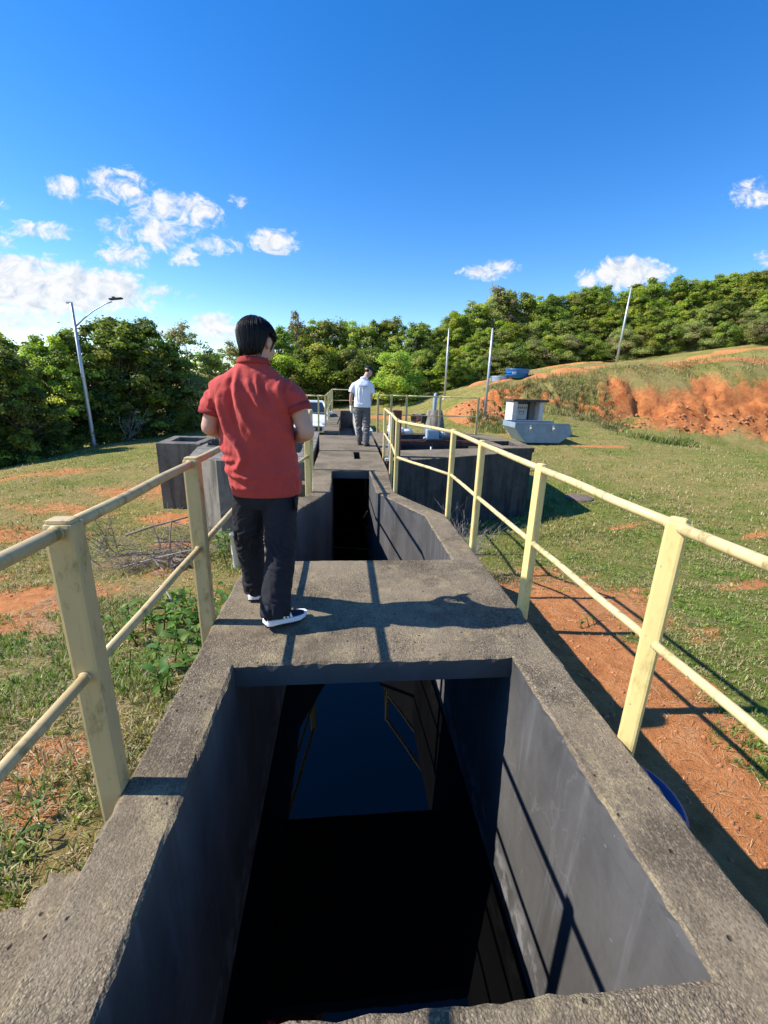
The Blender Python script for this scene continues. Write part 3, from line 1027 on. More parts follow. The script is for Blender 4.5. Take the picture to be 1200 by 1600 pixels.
# steps between the throat and the left tank
for k, (y0, y1, z) in enumerate(((7.62, 7.95, -.52), (7.30, 7.60, -.78), (6.95, 7.28, -1.05))):
    pass
st = empty('concrete_steps', (-.85, 7.6, -1.2))
tag(st, 'small concrete steps beside the narrow throat of the channel', 'steps')
for (y0, y1, z) in ((7.98, 8.30, -.38), (7.55, 7.95, -.62), (7.12, 7.52, -.86)):
    under(st, slab('step', [(-1.30, y0), (-.56, y0), (-.56, y1), (-1.30, y1)], [], z, z - .09, [M['walk'], M['walk']], step=.1, bev=.01, chip=.012))
bl_ = empty('concrete_box', (-3.95, 11.3, -1.63))
tag(bl_, 'tall grey concrete box with an open top at the outer left', 'concrete box')
BLH = [(-4.22, 10.95), (-3.62, 10.92), (-3.60, 11.85), (-4.30, 11.85)]
under(bl_, slab('box_wall', BOX_L, [BLH], .0, -2.2, [M['boxdark'], M['boxdark']], step=.12, bev=.012, chip=.016, out_mat=1))
bm = bmesh.new(); box(bm, -4.4, -3.5, 10.75, 12.0, -.75, -.65)
under(bl_, obj('box_floor', bm, M['tankwall']))
# far channel beyond the cross trench
fc = empty('inlet_channel', (.2, 20., 0))
tag(fc, 'far inlet channel with grey walls beyond the man in white', 'water channel')
for k in range(7):
    y0 = 14.28 + k * 1.6
    under(fc, slab('rim_slab', [(-.62, y0), (-.13, y0), (-.13, y0 + 1.58), (-.62, y0 + 1.58)], [], .0 + .008 * k, -.11 + .008 * k, [M['walk'], M['walk']], step=.14, bev=.01, chip=.012))
M['greywall'] = simple('pale grey render', (.42, .41, .39), .9, var=.2, scale=3, dirt=(.15, .14, .13))
bm = bmesh.new()
box(bm, -.60, -.145, 14.30, 25.4, -2.2, -.115)
under(fc, obj('channel_wall', bm, M['paint']))
bm = bmesh.new()
box(bm, .56, 1.0, 14.30, 25.4, -2.2, .02, bev=.015)
under(fc, obj('channel_wall', bm, M['greywall']))
bm = bmesh.new(); box(bm, -.14, .555, 24.9, 25.4, -2.2, .05)
under(fc, obj('end_wall', bm, M['paint']))
bm = bmesh.new(); box(bm, -.14, .555, 14.35, 24.88, -.95, -.90)
under(fc, obj('channel_floor', bm, M['paint']))
# gear motor on a rusty beam across the right tank
mo = empty('gear_motor', (2.6, 12.3, 0))
tag(mo, 'grey blue gear motor on a beam across the right tank', 'motor')
M['motorblue'] = simple('grey blue machine paint', (.30, .40, .48), .5, var=.1, scale=6, dirt=(.12, .12, .12))
bm = bmesh.new(); box(bm, -.20, .16, -.14, .14, .02, .30, bev=.025)
box(bm, -.17, .13, -.155, -.14, .12, .26, bev=.004)
obj('gearbox', bm, M['motorblue'], mo)
bm = bmesh.new()
tube(bm, [(.17, 0, .17), (.24, 0, .17), (.25, 0, .17), (.56, 0, .17), (.60, 0, .17)], [.09, .09, .12, .12, .09], 18)
for k in range(9):
    tube(bm, [(.27 + .032 * k, 0, .17), (.282 + .032 * k, 0, .17)], .132, 18)
obj('motor', bm, M['motorblue'], mo)
bm = bmesh.new(); box(bm, .30, .45, -.16, -.11, .20, .30, bev=.01); obj('terminal_box', bm, M['galv'], mo)
bm = bmesh.new(); box(bm, -.24, .36, -.2, .2, -.03, .018, bev=.006); obj('base_plate', bm, M['steel_dark'], mo)
bm = bmesh.new(); tube(bm, [(-.02, 0, -.03), (-.02, 0, -.9)], .035, 12); obj('drive_shaft', bm, M['galv'], mo)
bm = bmesh.new(); tube(bm, [(-.28, -.05, .04), (-.20, -.04, .05), (-.16, -.02, .03)], [.03, .045, .03], 10); obj('cable_gland', bm, M['greywall'], mo)
be = empty('steel_beam', (3., 12.3, -.05))
tag(be, 'rusty brown steel channel beam spanning the right tank', 'beam')
bm = bmesh.new()
for y in (-.16, .14):
    box(bm, -1.72, 1.5, y, y + .014, -.10, .018)
    box(bm, -1.72, 1.5, y + .016, y + .06, .002, .018)
obj('flange', bm, M['rust'], be)
# white sacks by the far wall of that tank
sk = bmesh.new()
ball(sk, (0, 0, .10), (.32, .22, .13), 14); ball(sk, (.30, .03, .07), (.25, .2, .10), 14); ball(sk, (-.12, .05, .2), (.2, .17, .1), 14)
for v in sk.verts:
    v.co += Vector((mnoise.noise(v.co * 7), mnoise.noise(v.co * 7 + Vector((3, 1, 4))), mnoise.noise(v.co * 7 + Vector((9, 1, 4))))) * .03
so_ = obj('sack', sk, simple('white woven sack', (.72, .73, .74), .8, var=.08, scale=20), smooth_shade=True)
so_.location = (1.75, 14.0, -.02)
tag(so_, 'white sack slumped on the far wall of the right tank', 'sack')

# ================================================================ railings
def post_mesh(name, wx, dy, z0, z1, mat, r=.012):
    """folded steel post: rounded corners, a slightly domed closed top"""
    bm = bmesh.new()
    box(bm, -wx / 2, wx / 2, -dy / 2, dy / 2, z0, z1 - .012, bev=r)
    box(bm, -wx / 2 + .006, wx / 2 - .006, -dy / 2 + .006, dy / 2 - .006, z1 - .02, z1, bev=.010)
    for f in bm.faces: f.smooth = False
    me = bpy.data.meshes.new(name)
    bm.normal_update(); bm.to_mesh(me); bm.free()
    me.materials.append(mat)
    return me


def railing(label, pts, tops, mids, post_i, wx, dy, z0, mat_post, mat_rail, group=None, rail_r=.021, mid_r=.018, yaw=None, ztop_extra=.035, mats_i=None, name='guard_railing'):
    """pts plan points; a post at each index in post_i; rails run from point to point"""
    c = Vector((sum(p[0] for p in pts) / len(pts), sum(p[1] for p in pts) / len(pts), 0))
    root = empty(name, c)
    tag(root, label, 'railing', group)
    cache = {}
    for i in post_i:
        key = (round(tops[i], 3), i in (mats_i or {}))
        if key not in cache:
            cache[key] = post_mesh('post', wx, dy, z0, tops[i] + ztop_extra, (mats_i or {}).get(i, mat_post))
        o = link('post', cache[key], root)
        o.location = Vector((pts[i][0], pts[i][1], 0)) - c
        if yaw and i in yaw: o.rotation_euler.z = yaw[i]
    for zs, r, nm in ((tops, rail_r, 'top_rail'), (mids, mid_r, 'middle_rail')):
        for i in range(len(pts) - 1):
            a = Vector((pts[i][0], pts[i][1], zs[i])) - c
            b = Vector((pts[i + 1][0], pts[i + 1][1], zs[i + 1])) - c
            bm = bmesh.new()
            d = (b - a)
            n = max(2, int(d.length / .35))
            path = [a + d * (k / n) + Vector((0, 0, math.sin(k / n * 9.4 + i) * .0025)) for k in range(n + 1)]
            tube(bm, path, r, 14)
            # weld bead at each end
            dn = d.normalized()
            for e, s in ((a, 1), (b, -1)):
                q = e + dn * s * (dy * .5 + .004)
                tube(bm, [q - dn * .005, q, q + dn * .005], [r * 1.02, r * 1.16, r * 1.02], 12)
            obj(nm, bm, mat_rail, root)
    return root


railing('mossy yellow railing along the left edge of the channel, beside the man in red',
        [(-.838, -1.3), (-.838, .15), (-.838, 1.30), (-.838, 2.44), (-.838, 3.55), (-.475, 5.84), (-.56, 7.5)], [1.0] * 7, [.50] * 7,
        [0, 1, 2, 3, 4, 5, 6], .085, .07, -.36, M['yellow_old'], M['yellow_old'], mats_i={6: M['yellow_deep'], 5: M['yellow']}, yaw={5: -.12})
railing('bright sunlit yellow railing along the right edge of the channel',
        [(1.240, -1.0), (1.240, .22), (1.240, 1.395), (1.240, 2.53), (1.240, 3.72), (1.240, 4.74), (.755, 5.95), (.835, 7.3), (.875, 9.05)], [.972] * 6 + [.985] * 3, [.485] * 9,
        list(range(9)), .055, .07, -.40, M['yellow'], M['yellow_rail'], yaw={2: .68, 3: .16})
railing('thin yellow railing crossing behind the left tank near the white car',
        [(-3.4, 16.6), (-1.35, 16.6), (-.92, 16.6), (-.66, 16.6)], [1.04] * 4, [.42] * 4, [0, 1, 2], .06, .06, -1.1, M['yellow'], M['yellow_rail'], rail_r=.026)
railing('yellow railing running away and across at the far end of the inlet channel',
        [(-.66, 16.72), (-.64, 19.5), (-.63, 22.3), (-.62, 25.6), (1.1, 25.7)], [1.04, 1.09, 1.14, 1.20, 1.20], [.42, .48, .54, .60, .60], [0, 1, 2, 3, 4], .075, .075, -.3,
        M['yellow'], M['yellow_rail'], rail_r=.028)
railing('thin yellow railing along the far wall of the right tank',
        [(1.12, 14.03), (1.55, 14.03), (2.05, 14.03), (3.15, 14.03), (4.42, 14.03)], [1.17] * 5, [.57] * 5, [0, 1, 2, 3, 4], .065, .065, -.06, M['yellow_old'], M['yellow_rail'], rail_r=.022, mid_r=.018)

# ================================================================ street lamp and poles
sl = empty('street_lamp', (-13., 23.7, gz(-13, 23.7) - .1))
tag(sl, 'tall grey street lamp with a curved arm in front of the dark trees', 'street lamp')
bm = bmesh.new()
tube(bm, [(0, 0, 0), (0, 0, .3), (0, 0, 3.5), (0, 0, 6.95)], [.11, .10, .085, .065], 14)
obj('pole', bm, M['galv'], sl)
bm = bmesh.new()
tube(bm, [(.06, 0, 5.95), (.45, .02, 6.30), (.95, .03, 6.68), (1.55, .05, 7.02), (1.85, .05, 7.12)], [.034, .032, .030, .028, .026], 10)
obj('arm', bm, M['galv'], sl)
bm = bmesh.new()
box(bm, 1.75, 2.35, -.07, .15, 7.11, 7.19, bev=.03, rot=Matrix.Rotation(-.12, 4, 'Y') @ Matrix.Translation((.86, 0, -.19)))
box(bm, 1.90, 2.02, -.03, .10, 7.18, 7.25, bev=.015, rot=Matrix.Rotation(-.12, 4, 'Y') @ Matrix.Translation((.86, 0, -.19)))
for v in bm.verts: v.co += Vector((-.0, 0, .0))
obj('lamp_head', bm, M['steel_dark'], sl)
bm = bmesh.new(); box(bm, -.22, .06, -.03, .03, 6.94, 7.02, bev=.008); obj('pole_cap', bm, M['galv'], sl)

for (x, y, zt, lab, lean) in ((7.62, 22.9, 4.42, 'bare grey metal pole behind the spoil mound, left of the white booth', 0.), (7.12, 30.5, 5.28, 'thin bare pole standing left of the other bare pole by the mound', 0.),
                              (25.5, 40., 10.6, 'lone grey pole standing high on the grass slope before the woods', .03)):
    z0 = gz(x, y) - .1
    p = empty('metal_pole', (x, y, z0)); tag(p, lab, 'pole', 'bare metal poles')
    bm = bmesh.new(); h = zt - z0
    tube(bm, [(0, 0, 0), (lean * h * .5, 0, h * .5), (lean * h, 0, h)], [.075, .065, .05] if y < 35 else [.11, .09, .07], 12); obj('shaft', bm, M['galv'], p)
    bm = bmesh.new(); tube(bm, [(lean * h, 0, h), (lean * h, 0, h + .05)], [.06, .03] if y < 35 else [.08, .04], 12); obj('cap', bm, M['galv'], p)
    bm = bmesh.new(); lathe(bm, [(.16, 0), (.15, .12), (.10, .16)], 14); obj('base_collar', bm, M['greywall'], p)

# ================================================================ skip, booth, tank
M['skipblue'] = simple('faded blue skip paint', (.215, .285, .345), .6, var=.16, scale=2.5, dirt=(.24, .22, .20), dirt_amt=.55, dirt_scale=1.6)
M['skipdark'] = simple('grimy skip interior', (.10, .07, .05), .9, var=.3)
sx0, sy = 6.95, 18.05
sk_ = empty('waste_skip', (8.62, 18.7, gz(8.4, 18.4)))
sk_.scale = (.86, 1., .95)
tag(sk_, 'faded blue waste skip with sloping ends in front of the white booth', 'skip')
Z0 = gz(8.4, 18.4)


def trap(bm, y, th, pts):
    lo = [bm.verts.new((x, y, z)) for x, z in pts]
    hi = [bm.verts.new((x, y + th, z)) for x, z in pts]
    n = len(pts)
    bm.faces.new(lo); bm.faces.new(hi[::-1])
    for i in range(n):
        bm.faces.new((lo[(i + 1) % n], lo[i], hi[i], hi[(i + 1) % n]))


side = [(-1.42, .96), (-1.42, .72), (-.80, .06), (1.02, .06), (1.66, .50), (1.45, .90), (1.40, .94)]
for nm, y in (('side_panel', -.65), ('side_panel', .80)):
    bm = bmesh.new(); trap(bm, y, .02, side); obj(nm, bm, M['skipblue'], sk_)
bm = bmesh.new()
def plate(bm, a, b, y0, y1, th=.02):
    a = Vector((a[0], 0, a[1])); b = Vector((b[0], 0, b[1]))
    n = (b - a).normalized().cross(Vector((0, 1, 0))) * th
    q = [a, b, b + n, a + n]
    lo = [bm.verts.new((v.x, y0, v.z)) for v in q]; hi = [bm.verts.new((v.x, y1, v.z)) for v in q]
    bm.faces.new(lo); bm.faces.new(hi[::-1])
    for i in range(4): bm.faces.new((lo[(i + 1) % 4], lo[i], hi[i], hi[(i + 1) % 4]))
plate(bm, (-1.42, .96), (-1.42, .72), -.628, .798); plate(bm, (-1.42, .72), (-.80, .06), -.628, .798)
plate(bm, (-.80, .06), (1.02, .06), -.628, .798)
obj('floor_panel', bm, M['skipblue'], sk_)
bm = bmesh.new(); plate(bm, (1.02, .065), (1.66, .50), -.628, .798); obj('tail_panel', bm, M['skipdark'], sk_)
for y0, y1 in ((-.685, -.652), (.822, .86)):
    bm = bmesh.new(); box(bm, -1.44, 1.42, y0, y1, .89, .965, bev=.008); obj('rim_bar', bm, M['skipblue'], sk_)
for x in (-.62, .58):
    bm = bmesh.new(); box(bm, x - .05, x + .05, -.72, -.652, .62, .86, bev=.01); tube(bm, [(x, -.80, .72), (x, -.70, .72)], .045, 12); obj('lifting_lug', bm, M['greywall'], sk_)
bm = bmesh.new()   # rubble filling
g = bmesh.ops.create_grid(bm, x_segments=26, y_segments=12, size=1.0)
for v in bm.verts:
    v.co = Vector((v.co.x * 1.35, v.co.y * .70 + .08, .78 + mnoise.noise(Vector((v.co.x * 3, v.co.y * 3, 2))) * .12))
obj('rubble', bm, M['rust'], sk_)

M['whitewash'] = simple('dirty whitewash', (.60, .56, .51), .9, var=.1, scale=4, dirt=(.28, .24, .20), dirt_amt=.6, dirt_scale=1.3)
M['booth_in'] = simple('grey booth interior', (.20, .19, .18), .9, var=.15)
bz = gz(8.8, 20.6)
bo = empty('meter_booth', (8.86, 20.7, bz - .05))
bo.scale = (.9, .95, .78)
tag(bo, 'small open white meter booth with a flat concrete roof behind the blue skip', 'booth')
bm = bmesh.new(); box(bm, -.86, -.62, -.50, .50, 0, 2.06, bev=.01); obj('side_wall', bm, M['whitewash'], bo)
bm = bmesh.new(); box(bm, .62, .84, -.50, .50, 0, 2.06, bev=.01); obj('side_wall', bm, M['whitewash'], bo)
bm = bmesh.new(); box(bm, -.615, .615, .34, .50, 0, 2.055); obj('back_wall', bm, M['booth_in'], bo)
bm = bmesh.new(); box(bm, -.93, 1.02, -.62, .60, 2.063, 2.20, bev=.012); obj('roof_slab', bm, M['tankwall'], bo)
bm = bmesh.new(); box(bm, -.61, -.44, .0, .335, .0, 2.05); box(bm, .34, .61, .05, .335, .0, 2.05); obj('pilaster', bm, M['booth_in'], bo)
M['sign_w'] = simple('white enamel sign', (.66, .67, .67), .5, var=.04)
M['sign_k'] = simple('dark sign print', (.05, .05, .06), .6, var=.1)
bm = bmesh.new(); box(bm, -.36, .26, .20, .24, .95, 1.90, bev=.008); sgn = obj('sign_panel', bm, M['sign_w'], bo)
bm = bmesh.new()   # print too far off to read: two rows of short marks round a shield outline
for k in range(5):
    x = -.27 + k * .105
    box(bm, x, x + .055, .196, .199, 1.62, 1.74 - (.02 if k % 2 else 0)); box(bm, x + .01, x + .045, .196, .199, 1.57, 1.60)
for k in range(3):
    x = -.15 + k * .085
    box(bm, x, x + .035, .196, .199, 1.38, 1.49)
tube(bm, [(-.18, .197, 1.50), (-.18, .197, 1.33), (-.13, .197, 1.26), (.02, .197, 1.26), (.08, .197, 1.33), (.08, .197, 1.50)], .012, 6)
obj('sign_print', bm, M['sign_k'], sgn)

M['tankblue'] = simple('blue fibreglass', (.020, .16, .46), .35, var=.12, scale=3)
M['tankgrey'] = simple('grey blue translucent plastic', (.30, .38, .46), .5, var=.2, scale=3)
wt_ = empty('water_tank', (11.9, 29.7, gz(11.9, 29.7) - .05))
tag(wt_, 'round blue fibreglass water tank on the slope above the booth', 'water tank')
bm = bmesh.new()
lathe(bm, [(.66, 0), (.70, .12), (.735, .2), (.74, .3), (.77, .4), (.78, .52), (.83, .55), (.83, .60), (.78, .60), (.72, .1)], 32, cap1=True)
obj('tank_body', bm, M['tankblue'], wt_)
bm = bmesh.new(); tube(bm, [(.5, -.66, .52), (.72, -.50, .34), (.78, -.42, .12)], .018, 8); obj('hose', bm, M['galv'], wt_)
bm = bmesh.new(); box(bm, -.60, -.38, -.745, -.70, .26, .40); obj('label_patch', bm, M['sign_w'], wt_)
wt2 = empty('water_tank', (10.95, 30.3, gz(10.95, 30.3)))
tag(wt2, 'pale grey plastic tank half hidden by grass, left of the blue tank', 'water tank')
bm = bmesh.new(); lathe(bm, [(.55, 0), (.62, .25), (.66, .5), (.68, .54), (.62, .54)], 28); obj('tank_body', bm, M['tankgrey'], wt2)
bm = bmesh.new(); lathe(bm, [(.67, .54), (.68, .57), (.2, .60), (.05, .61)], 28); obj('tank_lid', bm, M['tankblue'], wt2)

# blue drum lid beside the rim
dl = empty('drum', (1.56, 1.70, gz(1.56, 1.70) - .20))
tag(dl, 'deep blue plastic drum sunk in the earth beside the right rim', 'drum')
M['drumblue'] = simple('deep blue plastic', (.012, .050, .17), .4, var=.1, scale=5)
bm = bmesh.new(); lathe(bm, [(.27, -.3), (.295, .1), (.295, .28), (.285, .29)], 36); obj('drum_body', bm, M['drumblue'], dl)
bm = bmesh.new(); lathe(bm, [(.31, .275), (.318, .285), (.318, .315), (.30, .325), (.275, .318), (.255, .300), (.02, .298)], 40); obj('drum_lid', bm, M['drumblue'], dl)

# manhole disc
M['slabbrown'] = simple('brown concrete disc', (.15, .11, .09), .9, var=.2, scale=8, bumpy=.4)
mh = bmesh.new(); lathe(mh, [(.36, -.08), (.37, .02), (.34, .045), (.05, .05)], 28)
mo2 = obj('manhole_cover', mh, M['slabbrown']); mo2.location = (6.55, 10.9, gz(6.55, 10.9)); tag(mo2, 'round brown manhole cover lying flat in the turf', 'manhole cover')
mh = bmesh.new(); lathe(mh, [(.6, -.05), (.58, .10), (.2, .12)], 20)
mo3 = obj('manhole_cover', mh, M['slabbrown']); mo3.location = (25.3, 37.2, gz(25.3, 37.2)); tag(mo3, 'dark manhole cover on the slope below the lone pole', 'manhole cover')

# white pipe stub
pv = empty('vent_pipe', (-1.44, 5.45, gz(-1.44, 5.45) - .1))
tag(pv, 'short white plastic vent pipe standing in the weeds left of the channel', 'pipe')
hh = -.47 - pv.location.z
bm = bmesh.new()
tube(bm, [(.02, 0, 0), (.0, 0, hh - .03), (-.003, 0, hh - .028), (-.003, 0, hh)], [.042, .042, .047, .047], 18, cap=False)
tube(bm, [(-.003, 0, hh), (-.002, 0, hh - .06), (0, 0, hh - .3)], [.038, .037, .037], 18, cap=False)
obj('pipe_wall', bm, simple('chalky white pvc', (.70, .70, .67), .5, var=.06, dirt=(.35, .32, .25), dirt_amt=.5), pv)

# gate actuator and pedestal behind the right tank
ga = empty('gate_actuator', (3.28, 15.4, -.5))
tag(ga, 'grey conical pedestal with a pale blue actuator post beyond the right tank', 'actuator')
bm = bmesh.new(); tube(bm, [(0, 0, 0), (0, 0, .55), (.0, 0, 1.18)], [.46, .40, .27], 14); obj('pedestal', bm, M['boxwall'], ga)
bm = bmesh.new(); tube(bm, [(-.03, -.05, 1.15), (-.03, -.05, 1.55), (-.02, -.05, 1.72)], [.07, .075, .06], 14, round_cap=True); obj('actuator_post', bm, M['motorblue'], ga)
bm = bmesh.new(); box(bm, -.48, -.34, -.12, .08, .72, 1.05, bev=.02); obj('switch_box', bm, M['steel_dark'], ga)
pc = bmesh.new()
tube(pc, [(-.45, 0, .22), (.45, .05, .22)], .27, 20, cap=False); tube(pc, [(-.45, 0, .22), (.45, .05, .22)], .20, 20, cap=False)
po = obj('concrete_pipe', pc, M['boxwall'], smooth_shade=True); po.location = (4.65, 26.2, gz(4.65, 26.2)); po.rotation_euler.z = .5
tag(po, 'grey concrete pipe section lying on the grass beyond the right tank', 'pipe')

# sluice gate stems
sg = empty('sluice_gate', (.93, 8.75, 0)); tag(sg, 'sluice gate stem with a brown box beside the end of the right railing', 'sluice gate')
bm = bmesh.new(); tube(bm, [(.02, 0, -.4), (.02, 0, .92)], .020, 10); obj('stem', bm, M['galv'], sg)
bm = bmesh.new(); tube(bm, [(.09, .03, -.4), (.09, .03, .90)], .014, 10); obj('guide_rod', bm, M['galv'], sg)
bm = bmesh.new(); box(bm, .11, .30, .30, .46, .0, .97, bev=.008); obj('brown_box', bm, M['rust'], sg)
bm = bmesh.new(); box(bm, -.06, .13, -.05, .05, -.05, .01, bev=.012); obj('base_bracket', bm, M['greywall'], sg)
sg2 = empty('sluice_gate', (-3.0, 10.4, -.02)); tag(sg2, 'small sluice gate with a thin stem on the left tank by the red shirt', 'sluice gate')
bm = bmesh.new(); tube(bm, [(0, 0, -.3), (0, 0, .62)], .018, 10); obj('stem', bm, M['galv'], sg2)
bm = bmesh.new(); box(bm, -.16, .16, -.06, .06, .035, .09, bev=.008); box(bm, -.07, .07, -.08, .08, .092, .17, bev=.015); obj('headstock', bm, M['steel_dark'], sg2)
bm = bmesh.new(); box(bm, -.17, .17, -.45, .40, -.04, .03, bev=.006, rot=Matrix.Rotation(.16, 4, 'X')); obj('gate_leaf', bm, M['tankwall'], sg2)
sg3 = bmesh.new(); box(sg3, -.04, .04, -.04, .04, -1.0, .25, bev=.006); s3 = obj('steel_upright', sg3, M['galv']); s3.location = (-.78, 8.9, 0)
tag(s3, 'grey steel upright between the left tank and the yellow railing end', 'post')

# ================================================================ car
def make_car():
    M['carwhite'] = simple('white car paint', (.78, .80, .82), .25, var=.02, spec=.6)
    M['glass'] = simple('dark car glass', (.02, .025, .03), .08, var=.1, spec=.8)
    M['tyre'] = simple('black tyre rubber', (.02, .02, .02), .85, var=.2)
    M['lampglass'] = simple('clear headlamp', (.45, .52, .62), .15, var=.1)
    M['plate'] = simple('grey number plate', (.5, .5, .5), .5, var=.05)
    car = empty('parked_car', (-1.55, 20.9, gz(-1.55, 20.9)), R(4))
    tag(car, 'white parked car facing the railing, seen past the red shirt', 'car')
    # body section loft along y (front = -y); half width, sill z, belt z, roof z
    st_ = [(-2.0, .62, .34, .55, .58), (-1.95, .78, .28, .68, .72), (-1.6, .86, .24, .80, .86), (-1.0, .88, .22, .90, .98), (-.75, .88, .22, .93, 1.03), (.0, .88, .22, .95, 1.05),
           (1.2, .88, .22, .95, 1.05), (1.7, .86, .26, .95, 1.02), (1.98, .74, .34, .90, .94)]
    bm = bmesh.new(); rings = []
    for y, w, z0, zb, zt in st_:
        prof = [(-w * .92, z0), (-w, z0 + .12), (-w, zb - .1), (-w * .96, zb), (-w * .80, zt), (0, zt + .03), (w * .80, zt), (w * .96, zb), (w, zb - .1), (w, z0 + .12), (w * .92, z0)]
        rings.append([bm.verts.new((x, y, z)) for x, z in prof])
    for a, b in zip(rings[:-1], rings[1:]):
        n = len(a)
        for i in range(n):
            f = bm.faces.new((a[i], a[(i + 1) % n], b[(i + 1) % n], b[i])); f.smooth = True
    bm.faces.new(rings[0]); bm.faces.new(rings[-1][::-1])
    obj('body', bm, M['carwhite'], car)
    # greenhouse
    bm = bmesh.new()
    lo = [(-.78, -.95, 1.0), (.78, -.95, 1.0), (.78, 1.75, 1.0), (-.78, 1.75, 1.0)]
    hi = [(-.60, -.25, 1.50), (.60, -.25, 1.50), (.58, 1.45, 1.50), (-.58, 1.45, 1.50)]
    L_ = [bm.verts.new(p) for p in lo]; H_ = [bm.verts.new(p) for p in hi]
    for i in range(4): bm.faces.new((L_[i], L_[(i + 1) % 4], H_[(i + 1) % 4], H_[i]))
    bm.faces.new(H_); bm.faces.new(L_[::-1])
    obj('windows', bm, M['glass'], car)
    bm = bmesh.new()
    box(bm, -.62, .62, -.28, 1.48, 1.49, 1.55, bev=.025)
    for s in (-1, 1):
        tube(bm, [(s * .80, -.98, 1.0), (s * .62, -.27, 1.51)], .04, 8)
        tube(bm, [(s * .80, .35, 1.0), (s * .605, .35, 1.51)], .045, 8)
        tube(bm, [(s * .80, 1.72, 1.0), (s * .60, 1.45, 1.51)], .07, 8)
    obj('roof', bm, M['carwhite'], car)
    for s in (-1, 1):
        bm = bmesh.new(); ball(bm, (s * .60, -1.87, .66), (.20, .12, .09), 14); obj('headlight', bm, M['lampglass'], car)
        bm = bmesh.new(); box(bm, s * .95 - .08, s * .95 + .08, -.72, -.60, 1.0, 1.13, bev=.03); obj('wing_mirror', bm, M['carwhite'], car)
        for y in (-1.25, 1.25):
            bm = bmesh.new()
            tube(bm, [(s * .70, y, .31), (s * .74, y, .31), (s * .88, y, .31), (s * .90, y, .31)], [.28, .315, .315, .28], 24)
            w = obj('wheel', bm, M['tyre'], car)
            bm = bmesh.new(); tube(bm, [(s * .885, y, .31), (s * .912, y, .31)], [.20, .17], 18); obj('rim', bm, M['galv'], w)
    bm = bmesh.new(); box(bm, -.5, .5, -2.02, -1.93, .36, .54, bev=.02); obj('grille', bm, M['steel_dark'], car)
    bm = bmesh.new(); box(bm, -.22, .22, -2.035, -2.022, .40, .50); obj('number_plate', bm, M['plate'], car)
    return car


make_car()

# ================================================================ people
def fuse(name, bm, voxel, mats, parent, smooth_it=3, disp=None, cut=None):
    """overlapping closed shells -> one continuous smooth surface"""
    me = bpy.data.meshes.new(name + '_raw')
    bm.to_mesh(me); bm.free()
    tmp = bpy.data.objects.new(name + '_raw', me)
    COL.objects.link(tmp)
    md = tmp.modifiers.new('r', 'REMESH'); md.mode = 'VOXEL'; md.voxel_size = voxel; md.use_smooth_shade = True
    dg = bpy.context.evaluated_depsgraph_get(); dg.update()
    ev = tmp.evaluated_get(dg)
    me2 = bpy.data.meshes.new_from_object(ev)
    bpy.data.objects.remove(tmp); bpy.data.meshes.remove(me)
    b2 = bmesh.new(); b2.from_mesh(me2)
    for _ in range(smooth_it):
        bmesh.ops.smooth_vert(b2, verts=b2.verts, factor=.5, use_axis_x=True, use_axis_y=True, use_axis_z=True)
    if cut is not None:
        dead = [f for f in b2.faces if cut(f.calc_center_median(), f.normal)]
        bmesh.ops.delete(b2, geom=dead, context='FACES')
    b2.normal_update()
    if disp is not None:
        co = np.array([v.co for v in b2.verts]); no = np.array([v.normal for v in b2.verts])
        d = disp(co, no)
        co2 = co + no * d[:, None]
        for v, c in zip(b2.verts, co2): v.co = c
    for f in b2.faces: f.smooth = True
    b2.to_mesh(me2); b2.free()
    me2.name = name
    me2.materials.clear()
    for m in (mats if isinstance(mats, list) else [mats]): me2.materials.append(m)
    return link(name, me2, parent)


def loft(bm, levels, seg=28, pw=2.3):
    """closed shell from horizontal superellipse levels (z, cx, cy, rx, ry)"""
    rings = []
    for z, cx, cy, rx, ry in levels:
        ring = []
        for k in range(seg):
            a = 2 * math.pi * k / seg
            c, s = math.cos(a), math.sin(a)
            ring.append(bm.verts.new((cx + rx * math.copysign(abs(c) ** (2 / pw), c), cy + ry * math.copysign(abs(s) ** (2 / pw), s), z)))
        rings.append(ring)
    for a, b in zip(rings[:-1], rings[1:]):
        for k in range(seg):
            bm.faces.new((a[k], a[(k + 1) % seg], b[(k + 1) % seg], b[k]))
    bm.faces.new(rings[0][::-1]); bm.faces.new(rings[-1])


def seg_dist(px, pz, ax, az, bx, bz):
    dx, dz = bx - ax, bz - az
    t = np.clip(((px - ax) * dx + (pz - az) * dz) / (dx * dx + dz * dz + 1e-12), 0, 1)
    # signed: which side of the stroke
    cx, cz = px - (ax + t * dx), pz - (az + t * dz)
    return np.hypot(cx, cz), t, np.sign(cx * dz - cz * dx)


def strokes_disp(co, strokes, ok):
    """fold ridges: each stroke a list of (x, z) points with a height and a width"""
    out = np.zeros(len(co))
    for pts, h, w in strokes:
        best = np.full(len(co), 9.); tt = np.zeros(len(co)); n = len(pts) - 1
        for i in range(n):
            d, t, _ = seg_dist(co[:, 0], co[:, 2], *pts[i], *pts[i + 1])
            m = d < best
            best = np.where(m, d, best); tt = np.where(m, (i + t) / n, tt)
        fade = np.sin(np.clip(tt, 0.02, .98) * math.pi) ** .5
        out += h * np.exp(-(best / w) ** 2) * fade
    return out * ok


M['skin'] = simple('light skin', (.52, .30, .215), .5, var=.08, scale=14, spec=.4)
M['hair'] = simple('straight black hair', (.010, .008, .007), .45, var=.3, scale=40, spec=.35)


